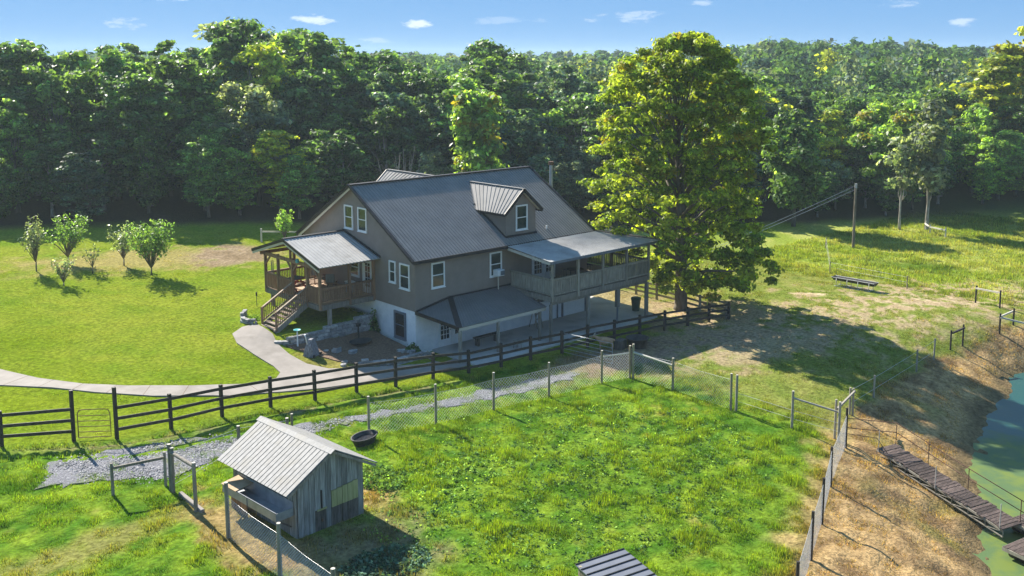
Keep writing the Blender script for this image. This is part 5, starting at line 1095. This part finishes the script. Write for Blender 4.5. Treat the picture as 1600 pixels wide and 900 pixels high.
# special trees in the wood
def special(name,seed,x,y,h,R,pal,label,bark='bark',per=190,ncl=90,prof=PROF_B,base=None,leaf=.26,r0=.2,yel=0,nb=14,cr=1.1):
    o=tree_proto(name,seed,h,base if base is not None else h*.2,R,prof,ncl,cr,per,leaf,pal,label,bark=bark,r0=r0,yel=yel,nb=nb); o.location=(x,y,H(x,y)-.1); return o
special('pale_trunk_tree',31,62.9,-1.5,13.2,2.3,'grey','tall thin tree with a bare white trunk at the right meadow edge','pale_bark',ncl=46,per=90,base=4.5,r0=.2,nb=20)
special('pale_trunk_tree',32,61.2,.5,10.2,1.6,'grey','thin half bare tree with pale trunk left of the tall white trunked tree','pale_bark',ncl=18,per=50,base=4.5,r0=.13,nb=16)
special('oak_tree',33,54.5,8.5,12.0,4.6,'mid','rounded mid green oak right behind the utility pole',ncl=110,per=210,base=2.4)
special('bright_tree',34,71,6,12.0,5.6,'light','spreading bright green tree with yellow green top at the right edge of the wood',ncl=120,per=210,base=1.8,yel=.1)
special('bright_tree',35,25.5,25.5,13.0,3.0,'light','narrow bright yellow green tree behind the house chimney',ncl=80,per=180,base=1.0,yel=.2)
special('yellow_tree',36,100,3,20.5,6.5,'yellow','large yellow green tree standing above the wood at the far right',ncl=120,per=190,base=3,yel=.25,leaf=.34)
# bare branched bush behind the house
def twig_bush(name,label,x,y,h,seed,n=60,m='pale_bark',spread=.9,leafs=None,cat='bush',r0=.03,z0=.15,nl=0,stem=.0):
    o=thing(name,label,cat,(x,y,H(x,y))); r=random.Random(seed); t=LB(); tips=[]
    if stem: t.tube([(0,0,-.1),(0,0,stem*.5),(.02,0,stem)],[r0*1.6,r0*1.4,r0*1.2],6)
    for i in range(n):
        a=r.uniform(0,6.28); sp=r.uniform(.15,spread); hh=h*r.uniform(.55,1)
        p0=Vector((0,0,stem)); p1=Vector((math.cos(a)*sp*.35,math.sin(a)*sp*.35,stem+(hh-stem)*.35)); p2=Vector((math.cos(a+.3)*sp*.8,math.sin(a+.3)*sp*.8,stem+(hh-stem)*.7)); p3=Vector((math.cos(a+.2)*sp,math.sin(a+.2)*sp,hh))
        t.tube([p0,p1,p2,p3],[r0,r0*.6,r0*.35,r0*.12],4); tips+=[p1.lerp(p2,.5),p2,p2.lerp(p3,.5),p3]
    t.build('branches',M[m],o)
    if leafs:
        pal,per,rad,lf=leafs; cs=np.array([tuple(p) for p in tips]); v,f,c=leaves(cs,np.full((len(cs),3),rad),per,lf,pal,np.random.default_rng(seed)); np_mesh('crown',v,f,M['leaf'],o,c)
    return o
twig_bush('bare_tree','pale bare branched dead tree in front of the wood behind the house roof',16.5,24.0,8.5,41,n=26,spread=3.0,r0=.09,cat='tree')
ORCH='small fruit trees on the lawn'
def orch(x,y,h,seed,label,n,per,rad,spread,pal='grey',stem=.5,r0=.035): o=twig_bush('fruit_tree',label,x,y,h,seed,n=n,spread=spread,leafs=(pal,per,rad,.095),m='bark',cat='tree',stem=stem,r0=r0); o['group']=ORCH
orch(-6.47,22.6,3.8,51,'dense rounded fruit tree nearest to the porch on the lawn',40,16,.36,1.5,'mid')
orch(-6.9,26.6,3.1,52,'smaller leafy fruit tree just left of the dense rounded one',20,12,.34,1.0,'grey')
orch(-12.3,28.9,3.9,53,'leftmost slender fruit tree with upright sparse branches',24,8,.3,1.1,'grey',.7)
orch(-9.8,29.8,3.7,54,'leafy fruit tree with wide crown at the back of the orchard',34,11,.36,1.7,'mid')
orch(-12.1,23.7,2.1,55,'low twiggy fruit tree with few leaves nearest the camera in the orchard',24,3,.2,1.1,'grey',.2,.03)
orch(-9.5,25.6,2.2,56,'thin bare young fruit tree in the middle of the orchard',10,3,.15,.7,'grey',.5,.025)
orch(6.4,26.6,2.7,57,'small pale leaved tree at the wooden brace behind the porch',24,16,.26,.9,'light',.4)
# the big tree by the house
hero=thing('big_shade_tree','tall full sycamore tree with yellow green leaves between the house and the meadow','tree',(19.72,-4.13,H(19.72,-4.13)))
HP=[(0,.66),(.1,.84),(.25,.96),(.4,1),(.6,.96),(.78,.80),(.9,.58),(1,.22)]
cs,rd,(v,f,c)=crown(62,18.9,1.5,6.3,HP,680,.62,120,.145,'hero',yel=.08,lean=(.15,-.15),hero_c=1)
np_mesh('crown',v,f,M['heroleaf'],hero,c)
t=LB(); hp=[(0,0,-.3),(.02,0,.25),(0,.02,2.2),(-.08,.05,5),(-.2,.1,8.5),(-.45,.25,12),(-.7,.35,15.5),(-.9,.5,18)]; t.tube(hp,[.62,.45,.40,.34,.27,.19,.11,.04],12)
rq=random.Random(9); ids=list(range(len(cs))); rq.shuffle(ids)
for j in ids[:70]:
    cc=Vector(cs[j]); zz=max(2.2,cc.z*.72-.8); a=Vector((-.045*zz,.02*zz,zz)); rad=.36*(1-zz/19)+.02; t.tube([a,a.lerp(cc,.45)+Vector((0,0,.3)),cc],[rad*.5,rad*.3,.02],6)
t.build('trunk',M['bark'],hero)
# ------------------------------------------------------------------ far wooded hills (one mass nobody could count)
def far_woods():
    r=np.random.default_rng(99); V=[];F_=[];Cc=[];nv=0
    def band(lo,hi,st,per,leaf,ncl,hh):
        nonlocal nv
        rad=lo
        while rad<hi:
            n=int(rad*math.radians(66)/st); bs=np.linspace(8,76,n)+r.normal(size=n)*.25
            for b in bs:
                rr_=rad+r.uniform(-st/2,st/2); x=CAM.x+rr_*math.sin(math.radians(b)); y=CAM.y+rr_*math.cos(math.radians(b))
                if edge_d(x,y)<26 and rad<150: continue
                z=H(x,y); ht=hh*r.uniform(.75,1.1); R=ht*r.uniform(.28,.4)
                if rad<175: # keep below the front trees' skyline
                    capz=CAM.z+np.interp(b,[a for a,_ in SKY],[q for _,q in SKY])*rr_-z; ht=min(ht,capz*.97)
                    if ht<5: continue
                th=r.random(ncl)*6.283; t=r.random(ncl); q=np.sqrt(r.random(ncl)); env=R*np.interp(t,[0,.4,.8,1],[.8,1,.7,.2])
                cs_=np.c_[x+env*q*np.cos(th),y+env*q*np.sin(th),z+ht*(.35+.62*t)]
                pal=r.choice(['dark','mid','light','grey','blue','yellow'],p=[.30,.27,.08,.12,.20,.03])
                v,f,c=leaves(cs_,np.full((ncl,3),R*.42),per,leaf,pal,r,shape=.7); V.append(v);F_.append(f+nv);Cc.append(c*np.array([.68,.72,.85]));nv+=len(v)  # leaf colours darkened and pulled to blue, distance haze put into them
            rad+=st*.95
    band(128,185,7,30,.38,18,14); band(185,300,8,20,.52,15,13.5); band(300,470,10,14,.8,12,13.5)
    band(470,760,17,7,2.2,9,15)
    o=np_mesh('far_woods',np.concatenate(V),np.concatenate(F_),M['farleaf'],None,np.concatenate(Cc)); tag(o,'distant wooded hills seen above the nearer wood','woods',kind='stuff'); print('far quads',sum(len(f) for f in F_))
far_woods()
# ------------------------------------------------------------------ grasses
def grass(name,label,cat,n,box_,sel,hmul,wid,seed,blades=3,lean=.5,hmin=0,cboost=1.0,clump=.06):
    r=np.random.default_rng(seed); x=r.uniform(box_[0],box_[1],n); y=r.uniform(box_[2],box_[3],n)
    d=np.c_[x-CAM.x,y-CAM.y]; w=d@np.array([math.sin(YAW),math.cos(YAW)]); u=800+1533*(d@np.array([math.cos(YAW),-math.sin(YAW)]))/w
    k=(w>18)&(u>-60)&(u<1660)&sel(x,y); x,y=x[k],y[k]
    col,gh,ga=zones(x,y); g=r.random(len(x))<ga; 
    for P_ in (WALK,MULCH,PATIO): g&=~inpoly(x,y,P_)
    gi=inpoly(x,y,GRAV); gn=fbm(x,y,1.1,61,3)+.35*(fbm(x,y,.3,62,2)-.5); g&=~(gi&((gn<np.where(x<-13,.57,.50))|(r.random(len(x))<.35)))
    g&=~((x>-.1)&(x<14.8)&(y>-.1)&(y<12.6))
    a_=math.radians(4); lx=(x+16.99)*math.cos(a_)+(y+15.89)*math.sin(a_); ly=-(x+16.99)*math.sin(a_)+(y+15.89)*math.cos(a_); g&=~((lx>-.05)&(lx<2.9)&(ly>-.05)&(ly<4.3))
    x,y,col,gh=x[g],y[g],col[g],gh[g]; z=height(x,y)
    n1=fbm(x,y,1.3,21,3)-.5; z=z+n1*.1-.03
    m=len(x); th=fbm(x,y,.6,31,3); hh=np.maximum(gh*hmul*(.4+1.35*np.clip((th-.36)*3,0,1)),hmin)
    X=np.repeat(x,blades)+r.normal(size=m*blades)*clump; Y=np.repeat(y,blades)+r.normal(size=m*blades)*clump; Z=np.repeat(z,blades); Hh=np.repeat(hh,blades)*r.uniform(.55,1.25,m*blades)
    an=r.random(m*blades)*6.283; W_=wid*r.uniform(.6,1.3,m*blades); la=r.random(m*blades)*6.283; ll=Hh*r.uniform(.1,1)*lean
    a=np.c_[X-np.cos(an)*W_/2,Y-np.sin(an)*W_/2,Z]; b=np.c_[X+np.cos(an)*W_/2,Y+np.sin(an)*W_/2,Z]; t=np.c_[X+np.cos(la)*ll,Y+np.sin(la)*ll,Z+Hh]
    v=np.stack([a,b,t],1).reshape(-1,3); f=np.arange(len(v)).reshape(-1,3); c=np.repeat(col,blades,0)*np.exp(r.normal(size=(m*blades,1))*.33)*1.04*cboost; c[:,0]*=r.uniform(.8,1.25,m*blades)
    o=np_mesh(name,v,f,M['blade'],None,np.repeat(c,3,0)); tag(o,label,cat,kind='stuff'); print(name,len(f)); return o
pen=lambda x,y:(y<-4)&(bank_d(x,y)<.3)
grass('pasture_grass','clumpy bright green grass growing inside the wire net pens','grass',380000,(-27,9,-34,-3),pen,.85,.03,1,blades=2,cboost=1.0)
grass('lawn_grass','short mown yellow green lawn grass around the curved walkway','grass',90000,(-24,6,-5,34),lambda x,y:(y>=-4)&(edge_d(x,y)<0),.9,.045,2,blades=2,clump=.08)
grass('field_grass','short worn pasture grass around and beyond the big tree','grass',110000,(6,40,-24,10),lambda x,y:(bank_d(x,y)<.3)&(edge_d(x,y)<-1)&(x<39)&((x>19)|(y<-4)|(y>13)),1.3,.04,3,blades=2)
grass('meadow_grass','tall pale yellow green meadow grass at the right','grass',110000,(35,75,-34,4),lambda x,y:(edge_d(x,y)<2.0)&(x>36),1.0,.06,4,blades=2,lean=.7,clump=.12)
grass('bank_grass','dry straw coloured grass on the pond bank','grass',120000,(-10,34,-36,-19),lambda x,y:(bank_d(x,y)>-.6)&(height(x,y)>-1.88),.6,.03,5,blades=2,lean=1.6,hmin=.03)
def weeds(name,label,cx,cy,rx,ry,n,lf,pal,hh,seed):
    r=np.random.default_rng(seed); a=r.random(n)*6.283; q=np.sqrt(r.random(n)); x=cx+rx*q*np.cos(a); y=cy+ry*q*np.sin(a); z=height(x,y)+r.random(n)*hh*(1-q*.6)
    v,f,c=leaves(np.c_[x,y,z],np.full((n,3),.14),9,lf,pal,r,shape=.6); o=np_mesh(name,v,f,M['farleaf'],None,c); tag(o,label,'weeds',kind='stuff')
weeds('weed_patch','dark leafy weeds growing in the shade below the hen house',-15.7,-19.35,1.7,1.05,420,.07,'blue',.16,71)
weeds('weed_patch','grey green scrubby weeds right of the hen house',-11.9,-13.4,1.1,1.3,260,.05,'mid',.22,72)
weeds('weed_patch','leafy weed clumps in the middle of the pen pasture',-9.0,-15.5,2.6,1.6,110,.06,'light',.14,73)
weeds('broadleaf_weeds','scattered low broadleaf weeds among the pen grass',-5.0,-18.5,9.0,7.0,1500,.05,'dark',.05,81)
weeds('broadleaf_weeds','pale clover and weeds scattered among the pen grass',-5.5,-17.5,9.5,7.0,900,.045,'light',.06,82)
weeds('foundation_plant','small dark shrub against the white house corner',-.35,-.35,.5,.4,60,.07,'dark',.5,74)
weeds('ivy_clump','dark climbing ivy at the end of the stone wall against the house',-.35,3.85,.28,.3,120,.07,'dark',1.5,75)
weeds('ivy_clump','low green plants in the stone edging beside the steps',-6.0,8.4,.5,.6,60,.05,'light',.2,76)
def gravel_stones():
    r=np.random.default_rng(8); n=30000; x=r.uniform(-23,7,n); y=r.uniform(-10,-4,n); k=inpoly(x,y,GRAV); x,y=x[k],y[k]; n=len(x); x=x+r.normal(size=n)*.22; y=y+r.normal(size=n)*.22; ok=~inpoly(x,y,WALK); x,y=x[ok],y[ok]; n=len(x); z=height(x,y)+np.where(inpoly(x,y,GRAV),.04,.0); s=r.uniform(.018,.055,n)
    base=np.array([[1,0,0],[-.5,.87,0],[-.5,-.87,0],[0,0,.9]]); rot=r.random(n)*6.283
    v=np.zeros((n,4,3)); 
    for i in range(4): bx,by,bz=base[i]; v[:,i,0]=x+s*(bx*np.cos(rot)-by*np.sin(rot)); v[:,i,1]=y+s*(bx*np.sin(rot)+by*np.cos(rot)); v[:,i,2]=z+s*bz
    f=(np.arange(n)[:,None,None]*4+np.array([[0,1,3],[1,2,3],[2,0,3]])[None]).reshape(-1,3); g=r.uniform(.12,.4,n); c=np.repeat(np.c_[g,g,g*1.03],4,0)
    m=mat('loose_stone',(.9,.9,.9),(1.1,1.1,1.1),attr='tint',rough=.9); o=np_mesh('gravel_stones',v.reshape(-1,3),f,m,None,c); tag(o,'loose pale grey gravel stones on the drive','gravel',kind='stuff')
gravel_stones()

# ------------------------------------------------------------------ haze: one closed box of even air round everything
hz=bpy.data.materials.new('haze_air'); hz.use_nodes=True; _n=hz.node_tree.nodes; _n.remove(_n['Principled BSDF']); pv=_n.new('ShaderNodeVolumePrincipled')
pv.inputs['Color'].default_value=(.72,.88,1,1); pv.inputs['Density'].default_value=.00027; pv.inputs['Anisotropy'].default_value=.2; hz.node_tree.links.new(pv.outputs[0],_n['Material Output'].inputs['Volume'])
t=MB(); t.box((30,80,14.5),(2300,2200,41)); o=t.build('haze',hz); tag(o,'thin summer haze in the air over the whole valley','haze',kind='stuff')
